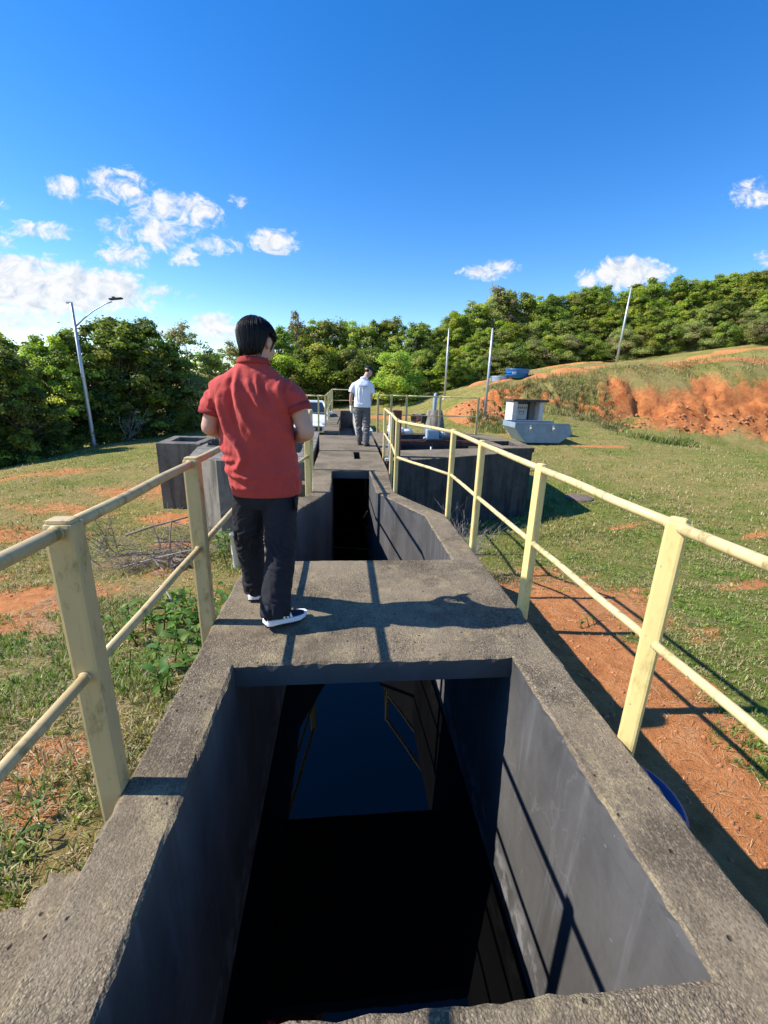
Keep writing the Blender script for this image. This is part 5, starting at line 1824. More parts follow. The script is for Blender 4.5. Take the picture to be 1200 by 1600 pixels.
def make_tree(seed, h, r, low, n_clump, per, leaf, pal, mix=None, bare=0.0, trunk_r=.10, lean=0., clump_r=(.38, .8)):
    """tapered trunk and limbs, crown of many leaf clumps with gaps between them"""
    g = np.random.default_rng(seed)
    root = empty('tree')
    cs = []
    lob = g.uniform(0, 2 * math.pi, 6)
    # a few leading shoots break the outline of the top
    while len(cs) < n_clump:
        zz = g.random() ** .85
        z = low + zz * (1 - low)
        prof = max(.12, 1 - zz ** 2.6) ** .55 * (.80 + .20 * min(1, zz * 4))
        th = g.uniform(0, 2 * math.pi)
        shape = 1 + .24 * math.sin(2 * th + lob[1]) + .20 * math.sin(3 * th + lob[2] + zz * 5) + .16 * math.sin(zz * 11 + lob[3] + th)
        rad = r * prof * shape * (g.uniform(.55, 1.) if g.random() < .75 else g.uniform(.1, .6))
        top = 1.0 - .10 * abs(math.sin(th * 1.5 + lob[4])) * zz
        cs.append((rad * math.cos(th) + lean * z * h, rad * math.sin(th), z * h * top * .965))
    cs = np.array(cs)
    P_, N_, S_, C_ = [], [], [], []
    pal_ = np.array(PAL[pal]); pm = np.array(PAL[mix]) if mix else pal_
    for c in cs:
        k = int(per * g.uniform(.5, 1.4))
        cr = g.uniform(*clump_r) * (h / 8.) ** .5
        d = g.normal(size=(k, 3)); d /= np.linalg.norm(d, axis=1)[:, None]
        d[:, 2] = np.where(d[:, 2] < -.3, -d[:, 2] * .8, d[:, 2]); d /= np.linalg.norm(d, axis=1)[:, None]
        rad = cr * g.random(k) ** .42
        sq = np.array([g.uniform(.8, 1.35), g.uniform(.8, 1.35), g.uniform(.7, 1.15)])
        p = c + d * rad[:, None] * sq
        m = g.random(k) < .12                          # sprays sticking out
        p[m] += (d[m] + np.array([0, 0, .4])) * g.uniform(.05, .4, (m.sum(), 1)) * cr
        nr = d * .85 + np.array([-.12, 0, .38]) + g.normal(size=(k, 3)) * .40
        nr /= np.linalg.norm(nr, axis=1)[:, None]
        base = (pal_ if g.random() < .70 else pm)[g.integers(0, 4)]
        col = base * g.uniform(.75, 1.3) * (1 + g.normal(size=(k, 1)) * .16)
        P_.append(p); N_.append(nr); S_.append(leaf * g.uniform(.5, 1.5, k)); C_.append(np.clip(col, .008, .5))
    V, F, C = leaf_cloud(np.concatenate(P_), np.concatenate(N_), np.concatenate(S_), np.concatenate(C_), seed=seed)
    V[:, 2] = np.maximum(V[:, 2], .02)
    np_mesh('crown', V, F, M['leaf'], root, colors={'col': C})
    bm = bmesh.new()
    tp = [(lean * h * t + .12 * math.sin(3 * t + lob[0]), .12 * math.sin(4 * t + lob[1]), h * t) for t in (0, .2, .4, .6, .82)]
    tube(bm, tp, [trunk_r * 1.3, trunk_r, trunk_r * .8, trunk_r * .5, trunk_r * .2], 8)
    order = g.permutation(len(cs))[:max(9, int(n_clump * .45))]
    for i in order:
        c = cs[i]
        t = min(.8, max(.06, c[2] / h * g.uniform(.35, .7)))
        s = Vector((lean * h * t + .1 * math.sin(3 * t + lob[0]), .1 * math.sin(4 * t + lob[1]), h * t))
        mid = s.lerp(Vector(c), .5) + Vector((0, 0, g.uniform(-.1, .3)))
        tube(bm, [s, mid, Vector(c)], [trunk_r * .42, trunk_r * .24, trunk_r * .06], 5)
    obj('trunk', bm, M['bark'], root)
    return root


PROT = {
    'mid_a': make_tree(101, 8.0, 2.5, .05, 180, 150, 0.165, 'mid', 'bright', clump_r=(.24, .56)),
    'mid_b': make_tree(102, 8.0, 2.3, .06, 180, 150, 0.16, 'mid', 'dark', clump_r=(.24, .56)),
    'bright_a': make_tree(103, 8.0, 2.5, .05, 180, 150, 0.165, 'bright', 'mid', clump_r=(.24, .56)),
    'bright_b': make_tree(104, 8.0, 2.2, .08, 180, 150, 0.15, 'bright', 'olive', clump_r=(.24, .56)),
    'dark_a': make_tree(105, 8.0, 2.5, .04, 170, 140, .18, 'dark', 'mid', clump_r=(.26, .6)),
    'dark_b': make_tree(106, 8.0, 2.3, .04, 170, 140, .18, 'dark', 'bright', clump_r=(.26, .6)),
    'olive_a': make_tree(107, 8.0, 2.2, .05, 85, 140, .20, 'olive', 'mid', clump_r=(.3, .7)),
    'olive_b': make_tree(108, 8.0, 2.0, .10, 64, 110, .18, 'olive', 'brown', clump_r=(.3, .62)),
    'brown_a': make_tree(109, 8.0, 1.8, .30, 34, 70, .18, 'brown', 'olive', clump_r=(.26, .5)),
    'bush_a': make_tree(110, 8.0, 4.2, .04, 95, 230, 0.28, 'bright', 'mid', clump_r=(.6, 1.3), trunk_r=.16),
    'bush_b': make_tree(111, 8.0, 4.0, .04, 95, 230, 0.27, 'mid', 'dark', clump_r=(.6, 1.3), trunk_r=.16),
    'bush_c': make_tree(112, 8.0, 4.0, .04, 95, 230, 0.23, 'olive', 'brown', clump_r=(.6, 1.3), trunk_r=.16),
}
TONE = {'mid': 'mid green', 'bright': 'yellow green', 'dark': 'dark green', 'olive': 'dusty olive', 'brown': 'reddish brown', 'bush': 'bushy'}


def described(label, kind, x, y):
    """the group's sentence with this tree's own tone and neighbour"""
    tone = {'bush_a': 'yellow green', 'bush_b': 'deep green', 'bush_c': 'dusty olive'}.get(kind) or TONE[kind.split('_')[0]]
    q = x / y
    if q < -.50: where = 'left of the street lamp'
    elif q < -.40: where = 'just right of the street lamp'
    elif q < -.10: where = 'behind the man in red'
    elif q < .03: where = 'between the two men'
    elif q < .13: where = 'behind the man in white'
    elif q < .26: where = 'by the bare poles'
    elif q < .36: where = 'above the spoil mound'
    elif q < .48: where = 'above the blue tank'
    elif q < .60: where = 'left of the lone pole'
    elif q < .72: where = 'around the lone pole'
    elif q < .85: where = 'right of the lone pole'
    else: where = 'at the far right'
    return label.format(tone=tone, where=where)


used = set()


def plant(kind, x, y, ztop, label, group=None, w=1.0, cat='tree', name='tree', drop=.35, rot=None):
    z0 = gz(x, y) - drop
    s = (ztop - z0) / 8.0
    p = PROT[kind]
    if kind in used:
        o = copy_tree(p)
    else:
        used.add(kind); o = p
    o.name = name
    o.location = (x, y, z0)
    ws = w * max(.55, s) if s > .5 else w * s
    if cat == 'tree' and x / y > .2: ws *= 1.22          # hillside crowns run into one another
    o.scale = (ws, ws, s)
    o.rotation_euler = (0, 0, rng.uniform(0, 6.28) if rot is None else rot)
    tag(o, described(label, kind, x, y), cat, group)
    return o


G = 'trees of the woods behind the site'
# left, behind and beside the lamp
LB = '{tone} leafy tree in the shaded thicket {where}'
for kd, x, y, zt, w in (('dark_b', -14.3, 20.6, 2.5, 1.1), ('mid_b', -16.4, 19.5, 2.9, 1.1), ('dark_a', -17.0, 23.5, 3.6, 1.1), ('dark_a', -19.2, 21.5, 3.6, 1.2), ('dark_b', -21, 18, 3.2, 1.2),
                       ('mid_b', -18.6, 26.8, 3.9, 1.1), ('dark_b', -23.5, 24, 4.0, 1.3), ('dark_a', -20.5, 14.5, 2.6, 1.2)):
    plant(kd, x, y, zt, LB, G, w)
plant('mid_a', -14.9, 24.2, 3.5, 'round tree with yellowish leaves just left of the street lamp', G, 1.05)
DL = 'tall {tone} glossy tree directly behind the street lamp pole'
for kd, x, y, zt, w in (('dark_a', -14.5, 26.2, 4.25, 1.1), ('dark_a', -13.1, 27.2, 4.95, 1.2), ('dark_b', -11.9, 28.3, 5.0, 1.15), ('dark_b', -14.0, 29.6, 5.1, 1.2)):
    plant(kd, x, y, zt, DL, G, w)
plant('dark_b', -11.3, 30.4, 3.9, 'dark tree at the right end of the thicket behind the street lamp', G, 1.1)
plant('olive_b', -10.4, 31.2, 5.1, 'thin olive tree with sparse top between the lamp and the red shirt', G, 1.0)
plant('olive_a', -9.4, 32.6, 3.7, 'olive bushy tree just left of the man in red', G, 1.1)
plant('olive_b', -8.5, 34.4, 4.3, 'sparse olive tree seen beside the shoulder of the man in red', G, 1.1)
plant('bush_c', -9.3, 29.6, 1.9, 'big brownish shrub on the crest left of the man in red', None, 1.0, 'shrub', 'shrub')
plant('olive_a', -10.5, 29.2, .6, 'low olive shrub beside the big brownish one', None, 1.1, 'shrub', 'shrub')
plant('bush_c', -11.9, 28.6, -.35, 'small round grey brown shrub near the foot of the dark thicket', None, .8, 'shrub', 'shrub')
plant('bush_a', -10.1, 28.6, .25, 'small bright green shrub in front of the brownish shrub', None, .75, 'shrub', 'shrub')
plant('bush_b', -15.1, 21.9, -.1, 'leafy undergrowth shrub at the crest left of the lamp foot', None, .8, 'shrub', 'shrub')
plant('bush_a', -15.9, 21.2, .7, 'yellow green shrub in the thicket left of the lamp foot', None, .8, 'shrub', 'shrub')
# centre, behind the men
CB = 'tall {tone} tree of the back row, {where}'
for kd, x, y, zt, w in (('olive_a', -7.6, 37.5, 4.7, 1.2), ('mid_b', -5.9, 42, 6.5, 1.1), ('mid_a', -2.9, 46, 7.6, 1.1), ('olive_a', -1.0, 46.5, 8.1, 1.1), ('mid_a', .4, 48, 8.0, 1.1), ('olive_a', 1.7, 46, 7.7, 1.1),
                       ('mid_b', 3.2, 47, 8.0, 1.0), ('bright_b', 4.9, 47.5, 8.6, 1.15), ('dark_a', 6.9, 44.5, 7.9, 1.1), ('mid_a', 8.6, 47, 7.9, 1.1), ('mid_b', 10.0, 46, 7.5, 1.1), ('dark_b', -4.4, 49, 7.4, 1.2)):
    plant(kd, x, y, zt, CB, G, w)
plant('brown_a', -4.3, 44.5, 8.7, 'tall half bare reddish brown tree rising behind the head of the man in red', None, .95)
FB = '{tone} leafy bush at the front edge of the woods, {where}'
for kd, x, y, zt, w in (('bush_a', -5.5, 37.5, 3.7, 1.1), ('mid_b', -3.7, 38.5, 4.3, 1.3), ('bush_a', -1.9, 38.6, 4.6, 1.0), ('bush_b', .5, 39.6, 4.6, 1.0), ('bush_b', 2.4, 41.5, 4.8, 1.0), ('dark_b', 5.9, 41.5, 5.0, 1.3),
                       ('bush_b', 7.3, 40.5, 4.8, 1.0), ('bright_a', 9.0, 38.5, 4.8, 1.2), ('dark_a', -.7, 41.5, 4.6, 1.4), ('dark_b', 3.6, 43, 5.0, 1.5)):
    plant(kd, x, y, zt, FB, 'bushes along the front of the woods', w, 'bush', 'bush')
plant('bush_a', 4.4, 36.6, 4.15, 'rounded yellow green bush right of the head of the man in white', None, 1.15, 'bush', 'bush')
plant('bush_b', -6.6, 35.2, 2.5, 'dark green bush behind the shoulder of the man in red', None, 1.1, 'bush', 'bush')
# right hillside
HB = '{tone} tree on the skyline of the wooded hillside, {where}'
for kd, x, y, zt, w in (('bright_a', 11.8, 46.5, 9.0, 1.0), ('bright_b', 14.3, 48, 10.7, 1.0), ('olive_b', 16.4, 49, 11.9, .9), ('olive_a', 17.6, 50, 12.3, .95), ('mid_a', 20.6, 50, 11.9, 1.0), ('mid_b', 23.4, 50.5, 12.0, 1.0),
                       ('bright_b', 26.1, 50.5, 12.7, .95), ('mid_b', 28.3, 51, 13.3, .9), ('mid_a', 30.0, 52, 13.4, .95), ('bright_a', 32.2, 50, 12.9, 1.), ('mid_a', 34.9, 50, 14.0, 1.0), ('mid_b', 37.3, 50, 14.4, 1.0),
                       ('bright_a', 38.9, 48, 13.8, 1.0), ('mid_a', 41.6, 48, 14.5, 1.05), ('bright_b', 43.2, 46, 14.5, 1.0), ('mid_b', 46.5, 46, 15.2, 1.1), ('bright_a', 49, 44, 15.3, 1.1), ('mid_a', 52.5, 43, 16, 1.2), ('mid_b', 57, 42, 17, 1.2)):
    plant(kd, x, y, zt, HB, G, w)
HF = '{tone} tree at the lower edge of the hillside woods, {where}'
for kd, x, y, zt, w in (('bright_b', 12.1, 42.5, 5.9, 1.05), ('mid_a', 13.5, 43, 7.2, 1.05), ('olive_a', 15.1, 43, 7.3, 1.1), ('bright_a', 16.6, 44, 8.0, 1.1), ('olive_a', 18.6, 44.5, 8.0, 1.1), ('mid_a', 20.4, 46, 8.9, 1.1), ('olive_a', 22.4, 46, 8.7, 1.1),
                       ('mid_b', 24.2, 46.5, 9.2, 1.1), ('bright_b', 26.0, 46, 9.2, 1.1), ('mid_a', 28.3, 46.5, 10.0, 1.1), ('mid_a', 30.6, 46.5, 9.8, 1.15), ('bright_b', 32.5, 46, 10.4, 1.05), ('bright_a', 34.5, 45.5, 10.6, 1.1), ('olive_a', 36.8, 43.5, 10.4, 1.05),
                       ('mid_b', 38.0, 44, 10.8, 1.1), ('olive_b', 39.5, 41.5, 9.8, 1.15), ('mid_a', 41.5, 42, 11.2, 1.1), ('mid_b', 43.5, 40.5, 11, 1.1), ('bright_a', 46, 40, 11.4, 1.2), ('mid_b', 49.5, 38, 12, 1.2)):
    plant(kd, x, y, zt, HF, G, w)
for kd, x, y, zt, w in (('mid_b', 13, 52, 10.0, 1.3), ('dark_a', 18.5, 54, 12.0, 1.3), ('mid_a', 24.5, 55, 12.6, 1.3), ('dark_a', 30, 56, 13.6, 1.3), ('dark_b', 36, 54, 14.2, 1.4), ('dark_a', 41, 52, 14.6, 1.4), ('mid_b', 46, 50, 15.4, 1.4), ('dark_b', 33, 48.5, 11.8, 1.3), ('dark_a', 28, 48.5, 11.0, 1.3), ('dark_b', 22, 48.5, 10.4, 1.3), ('dark_a', 40, 45, 12, 1.3), ('mid_b', 44, 43.5, 12.5, 1.3)):
    plant(kd, x, y, zt, HB, G, w)
SB = '{tone} scrub bush along the foot of the hillside woods, {where}'
for kd, x, y, zt, w in (('bush_c', 14.2, 41.2, 5.2, 1.1), ('bush_b', 16.2, 41.6, 5.8, 1.0), ('bush_c', 18.2, 42.2, 6.2, 1.1), ('bush_a', 20.3, 43, 6.6, 1.0), ('bush_c', 22.2, 43.4, 7.0, 1.0), ('bush_b', 24.2, 43.8, 7.2, 1.0), ('bush_c', 28.2, 43.8, 7.8, 1.0), ('bush_a', 30.2, 43.8, 8.0, .9),
                       ('bush_b', 32.4, 43.4, 8.6, 1.0), ('bush_c', 34.6, 42.6, 8.6, 1.0), ('bush_b', 36.8, 41.2, 8.4, .9), ('bush_c', 39.2, 39.6, 8.6, 1.0), ('bush_a', 41.6, 38.8, 9.0, .9), ('bush_b', 44.6, 37.6, 9.2, 1.0)):
    plant(kd, x, y, zt, SB, 'scrub bushes at the foot of the hillside', w * 1.25, 'bush', 'bush')
plant('brown_a', 16.9, 48.2, 12.6, 'reddish brown treetop above the left end of the hillside woods', None, .8)
for kd, x, y, zt, w in (('bush_b', 10.6, 39.5, 4.0, 1.1), ('bush_b', 12.6, 40.5, 4.3, .9)):
    plant(kd, x, y, zt, 'leafy {tone} bush at the foot of the hillside, {where}', 'bushes along the front of the woods', w, 'bush', 'bush')
for k in [k for k in PROT if k not in used]:
    for ch in list(PROT[k].children): bpy.data.objects.remove(ch)
    bpy.data.objects.remove(PROT[k])


def branchy(bm, p, d, l, r, g, depth, spread=.6, droop=.0):
    q = [Vector(p)]
    d = Vector(d).normalized()
    for i in range(3):
        d = (d + Vector(g.normal(size=3)) * .16 + Vector((0, 0, -droop))).normalized()
        q.append(q[-1] + d * l / 3)
    tube(bm, q, [r, r * .85, r * .65, r * .4], 5)
    if depth > 0:
        for k in range(g.integers(2, 5)):
            t = g.uniform(.3, 1.)
            s = q[min(3, int(t * 3) + 0)]
            nd = (d + Vector(g.normal(size=3)) * spread).normalized()
            branchy(bm, s, nd, l * g.uniform(.45, .75), r * .5, g, depth - 1, spread, droop)


gg = np.random.default_rng(44)
# bare sapling below the dark thicket
sp = empty('sapling', (-12.0, 25.2, gz(-12.0, 25.2) - .05)); tag(sp, 'leafless pale sapling on the crest right of the lamp foot', 'sapling')
bm = bmesh.new()
for k in range(5): branchy(bm, (0, 0, 0), (gg.normal() * .3, gg.normal() * .3, 1), 1.5, .028, gg, 2, .35)
obj('trunk', bm, M['twig'], sp)
M['twigdark'] = simple('dark dry twigs', (.24, .195, .16), .9, var=.45, scale=6)
# heap of cut branches left of the railing
br = empty('branch_pile', (-2.55, 6.0, gz(-2.55, 6.0))); tag(br, 'heap of cut dry branches on the grass left of the channel', 'branch pile')
for (x, y, z, dx, dy, l, r) in ((-.9, .75, .18, 1., -.38, 1.5, .026), (-.7, .1, .10, 1., .1, 1.2, .022), (.15, -.1, .1, .8, -.4, .45, .045), (-.3, .4, .2, .9, .3, .9, .018), (-.5, -.2, .05, 1, -.05, 1.3, .014)):
    bm = bmesh.new(); branchy(bm, (x, y, z), (dx, dy, gg.normal() * .05 + .04), l, r, gg, 2, .6, .03); obj('branch', bm, M['twig'] if r < .02 else M['bark'], br)
bm = bmesh.new()
for k in range(64):
    branchy(bm, (gg.normal() * .34, gg.normal() * .24, .02 + abs(gg.normal()) * .08), (gg.normal(), gg.normal() * .6, abs(gg.normal()) * .25), gg.uniform(.3, .9), .0065, gg, 2, .7, .04)
tw = obj('twigs', bm, M['twigdark'], br); tw['kind'] = 'stuff'
db = empty('dead_shrub', (-4.05, 7.25, gz(-4.05, 7.25))); tag(db, 'wispy dead shrub with dark bare twigs left of the branch heap', 'dead shrub')
bm = bmesh.new()
for k in range(11): branchy(bm, (gg.normal() * .1, gg.normal() * .1, 0), (-.35 + gg.normal() * .4, gg.normal() * .3, .8), .62, .0055, gg, 2, .5)
obj('stems', bm, M['bark'], db)
db2 = empty('dead_shrub', (1.62, 5.55, gz(1.62, 5.55))); tag(db2, 'dry dead weed against the outside of the right channel wall', 'dead shrub')
bm = bmesh.new()
for k in range(26): branchy(bm, (gg.normal() * .08, gg.normal() * .12, 0), (gg.normal() * .3, gg.normal() * .3, 1.), .85, .0055, gg, 2, .55)
obj('stems', bm, M['twig'], db2)
bw = bmesh.new()
pts = [Vector((-1.95 + .5 * t, 4.15 - .65 * t, gz(-1.95 + .5 * t, 4.15 - .65 * t) + .03 + .38 * math.sin(t * 2.6) * (1 - .3 * t))) for t in np.linspace(0, 1.05, 9)]
tube(bw, pts, [.006, .006, .007, .007, .008, .008, .009, .011, .016], 7)
tag(obj('bent_branch', bw, M['twig']), 'bent dry branch arching over the grass beside the leafy weeds', 'branch')
bw = bmesh.new()
tube(bw, [(-1.36, 3.75, gz(-1.36, 3.75)), (-1.33, 3.8, gz(-1.33, 3.8) + .16), (-1.27, 3.9, gz(-1.27, 3.9) + .30)], [.009, .008, .006], 7)
tag(obj('stick', bw, M['twig']), 'short dry stick leaning among the leafy weeds', 'stick')

# broad leaved weeds: every leaf a part
def leaf_mesh(name, l, w, col, g):
    bm = bmesh.new()
    prof = [(0, .02), (.12, .55), (.3, .95), (.5, 1.), (.72, .72), (.9, .3), (1., .02)]
    rows = []
    for t, k in prof:
        z = .18 * l * math.sin(t * 2.6) - .25 * l * t * t
        row = [bm.verts.new((l * t, s * w * .5 * k, z + abs(s) * .10 * w)) for s in (-1, 0, 1)]
        rows.append(row)
    for a, b in zip(rows[:-1], rows[1:]):
        for i in range(2): bm.faces.new((a[i], a[i + 1], b[i + 1], b[i])).smooth = True
    tube(bm, [(-l * .35, 0, -.03), (0, 0, 0)], .003, 4)
    me = bpy.data.meshes.new(name); bm.to_mesh(me); bm.free()
    at = me.attributes.new('col', 'FLOAT_COLOR', 'POINT')
    at.data.foreach_set('color', np.tile(np.array([*col, 1.], np.float32), len(me.vertices)))
    me.materials.append(M['leaf'])
    return me


LEAVES = [leaf_mesh('leaf', .13, .050, (.130, .240, .045), gg), leaf_mesh('leaf', .10, .044, (.17, .28, .055), gg), leaf_mesh('leaf', .14, .048, (.095, .19, .042), gg), leaf_mesh('leaf', .09, .040, (.21, .31, .065), gg)]
WEEDS = [(-1.13, 2.98, 48, .36, 'tall bright leafy weed against the outside of the left rim'), (-1.50, 3.72, 66, .30, 'wide leafy weed patch beside the second left post'), (-1.24, 3.45, 50, .30, 'leafy weed growing between the rim and the wide weed patch'),
         (-1.02, 2.62, 44, .30, 'bright weed squeezed between the second left post and the rim'), (-1.05, 3.25, 50, .30, 'leafy weed against the rim just beyond the second left post'), (-1.70, 3.45, 56, .26, 'spreading leafy weed at the near edge of the weed patch'),
        (-1.85, 3.95, 40, .22, 'low leafy weed on the grass, farthest from the rim'), (-1.62, 5.85, 54, .46, 'leafy weed clump left of the white vent pipe'), (-1.30, 6.0, 50, .50, 'leafy weed clump behind the white vent pipe'),
         (-1.95, 6.3, 40, .40, 'leafy weed clump at the foot of the left tank'), (-1.27, 1.43, 8, .10, 'tiny green weed at the foot of the stair treads'), (2.62, 3.75, 9, .12, 'small green weed in the red earth right of the channel')]
for (x, y, n, hgt, lab) in WEEDS:
    z0 = gz(x, y)
    w = empty('weed', (x, y, z0 - .02)); tag(w, lab, 'weed', 'leafy weeds by the channel')
    bm = bmesh.new()
    k = 0
    ns = max(3, n // 5)
    for s in range(ns):
        bx, by = gg.normal() * hgt * .48, gg.normal() * hgt * .48
        hx, hy = bx + gg.normal() * .06, by + gg.normal() * .06
        hh = hgt * gg.uniform(.55, 1.15)
        tube(bm, [(bx, by, 0), ((bx + hx) / 2, (by + hy) / 2, hh * .5), (hx, hy, hh)], [.006, .005, .003], 5)
        for j in range(n // ns):
            t = .35 + .65 * (j + 1) / (n // ns)
            o = link('leaf', LEAVES[gg.integers(0, 4)], w)
            o.location = (bx + (hx - bx) * t, by + (hy - by) * t, hh * t)
            o.rotation_euler = (gg.normal() * .25, gg.normal() * .3 - .25, j * 2.4 + gg.uniform(0, 1) + s)
            sc = gg.uniform(.7, 1.15) * (1. if hgt > .2 else .6)
            o.scale = (sc, sc, sc)
    obj('stems', bm, M['leaf'], w)
    for o in w.children:
        if o.name.startswith('stems'):
            o['kind'] = 'stuff'
            me = o.data
            at = me.attributes.new('col', 'FLOAT_COLOR', 'POINT'); at.data.foreach_set('color', np.tile(np.array([.09, .13, .04, 1.], np.float32), len(me.vertices)))


# ================================================================ grass
def grass_blades(n, rmin, rmax, power, hgt, wid, seed, ang=(-62, 62), thr=.62, tall=False):
    g = np.random.default_rng(seed)
    u = g.random(n)
    a = 2 - power
    rr_ = (rmin ** a + u * (rmax ** a - rmin ** a)) ** (1 / a)
    th = np.radians(g.uniform(ang[0], ang[1], n))
    x, y = rr_ * np.sin(th), rr_ * np.cos(th) - .6
    so = soil_mask(x, y)
    keep = (so + (g.random(n) - .5) * .55) < thr
    pat = n2(x, y, 1.6, 3, 77.)
    keep &= g.random(n) < np.clip(.75 + pat * 1.6, .15, 1)
    keep &= ~inside([(-.86, -2), (-.86, 4.8), (-.50, 5.9), (-.58, 12.9), (.9, 12.9), (.8, 7.4), (.78, 5.9), (1.25, 4.8), (1.25, -2)], x, y)
    keep &= ~inside([(-1.46, -2), (-.8, -2), (-.8, 1.14), (-1.46, 1.14)], x, y)
    for p in (TANK_R, TANK_L, BOX_L, FAR_CH): keep &= ~inside(p, x, y)
    x, y, rr_, so, pat = x[keep], y[keep], rr_[keep], so[keep], pat[keep]
    n = len(x)
    z = ground_h(x, y)
    dry = np.clip(dry_mask(x, y) + g.normal(size=n) * .22, 0, 1)
    sc = np.clip(rr_ / 7., .85, 1.7)
    H = hgt * sc * g.uniform(.45, 1.4, n) * np.clip(1.0 + pat * 1.2, .5, 1.6)
    W = wid * sc * g.uniform(.7, 1.3, n)
    ph = g.uniform(0, 2 * math.pi, n)
    ln = g.uniform(.15, 1.15, n) * H * (1 + dry * .6)
    dx, dy = np.cos(ph), np.sin(ph)
    base = np.stack([x, y, z - .006], -1)
    side = np.stack([-dy, dx, np.zeros(n)], -1) * W[:, None] * .5
    mid = base + np.stack([dx * ln * .35, dy * ln * .35, H * .62], -1)
    tip = base + np.stack([dx * ln, dy * ln, H * (1 - .25 * dry)], -1)
    V = np.stack([base - side, base + side, mid + side * .8, mid - side * .8, tip], 1).reshape(-1, 3)
    i = np.arange(n)[:, None] * 5
    F3 = np.concatenate([i + np.array([0, 1, 2]), i + np.array([0, 2, 3]), i + np.array([3, 2, 4])])
    gr = np.array([(.125, .175, .026), (.165, .215, .036), (.205, .245, .055), (.100, .140, .022)])[g.integers(0, 4, n)]
    st = np.array([(.36, .28, .12), (.45, .355, .175), (.29, .24, .09), (.52, .42, .23)])[g.integers(0, 4, n)]
    pick = (g.random(n) < dry)[:, None]
    C = np.where(pick, st, gr) * g.uniform(.75, 1.25, (n, 1))
    return V, F3, np.repeat(C, 5, 0)


def turf_clumps(n, x0, x1, y0, y1, per, hgt, wid, dryness, seed, spread=.022, lay=1.0, thr=.72):
    """separate little plants of turf grass, each a fan of bent blades"""
    g = np.random.default_rng(seed)
    x = g.uniform(x0, x1, n); y = g.uniform(y0, y1, n)
    dens = n2(x, y, 1.9, 4, 15.) * 2.2 + n2(x, y, .6, 2, 25.) * 1.2
    k = (g.random(n) < np.clip(.55 + dens, .06, 1)) & (soil_mask(x, y) + (g.random(n) - .5) * .7 < thr)
    k &= ~inside([(-.86, -2), (-.86, 4.8), (-.50, 5.9), (-.58, 12.9), (.9, 12.9), (.8, 7.4), (.78, 5.9), (1.25, 4.8), (1.25, -2)], x, y)
    k &= ~inside([(-1.46, -2), (-.8, -2), (-.8, 1.14), (-1.46, 1.14)], x, y)
    x, y = x[k], y[k]
    m = len(x)
    size = g.uniform(.55, 1.35, m); tone = g.integers(0, 4, m); shade = g.uniform(.75, 1.25, m)
    dr = np.clip(dryness + n2(x, y, .9, 3, 35.) * 1.1, .04, .95)
    idx = np.repeat(np.arange(m), per)
    N_ = len(idx)
    ph = g.uniform(0, 6.283, N_)
    off = np.abs(g.normal(size=N_)) * spread * size[idx]
    dx, dy = np.cos(ph), np.sin(ph)
    bx, by = x[idx] + dx * off, y[idx] + dy * off
    bz = ground_h(bx, by) - .004
    L = hgt * size[idx] * g.uniform(.5, 1.3, N_)
    e = g.uniform(.25, 1.25, N_) ** lay
    up = np.cos(e) * L; out = np.sin(e) * L
    tw = g.normal(size=N_) * .35
    ox, oy = np.cos(ph + tw), np.sin(ph + tw)
    base = np.stack([bx, by, bz], -1)
    side = np.stack([-oy, ox, g.normal(size=N_) * .25], -1) * (wid * g.uniform(.7, 1.3, N_))[:, None] * .5
    mid = base + np.stack([ox * out * .45, oy * out * .45, up * .75], -1)
    tip = base + np.stack([ox * out, oy * out, up * (1 - .45 * (e > .9))], -1)
    V = np.stack([base - side * .6, base + side * .6, mid + side, mid - side, tip], 1).reshape(-1, 3)
    i = np.arange(N_)[:, None] * 5
    F3 = np.concatenate([i + np.array([0, 1, 2]), i + np.array([0, 2, 3]), i + np.array([3, 2, 4])])
    gr = np.array([(.13, .21, .030), (.18, .27, .042), (.24, .30, .060), (.10, .16, .026)])[tone[idx]]
    st = np.array([(.33, .25, .12), (.40, .31, .165), (.28, .205, .10), (.45, .36, .20)])[g.integers(0, 4, N_)]
    C = np.where((g.random(N_) < dr[idx])[:, None], st, gr) * (shade[idx] * g.uniform(.85, 1.15, N_))[:, None]
    return V, F3, np.repeat(C, 5, 0)


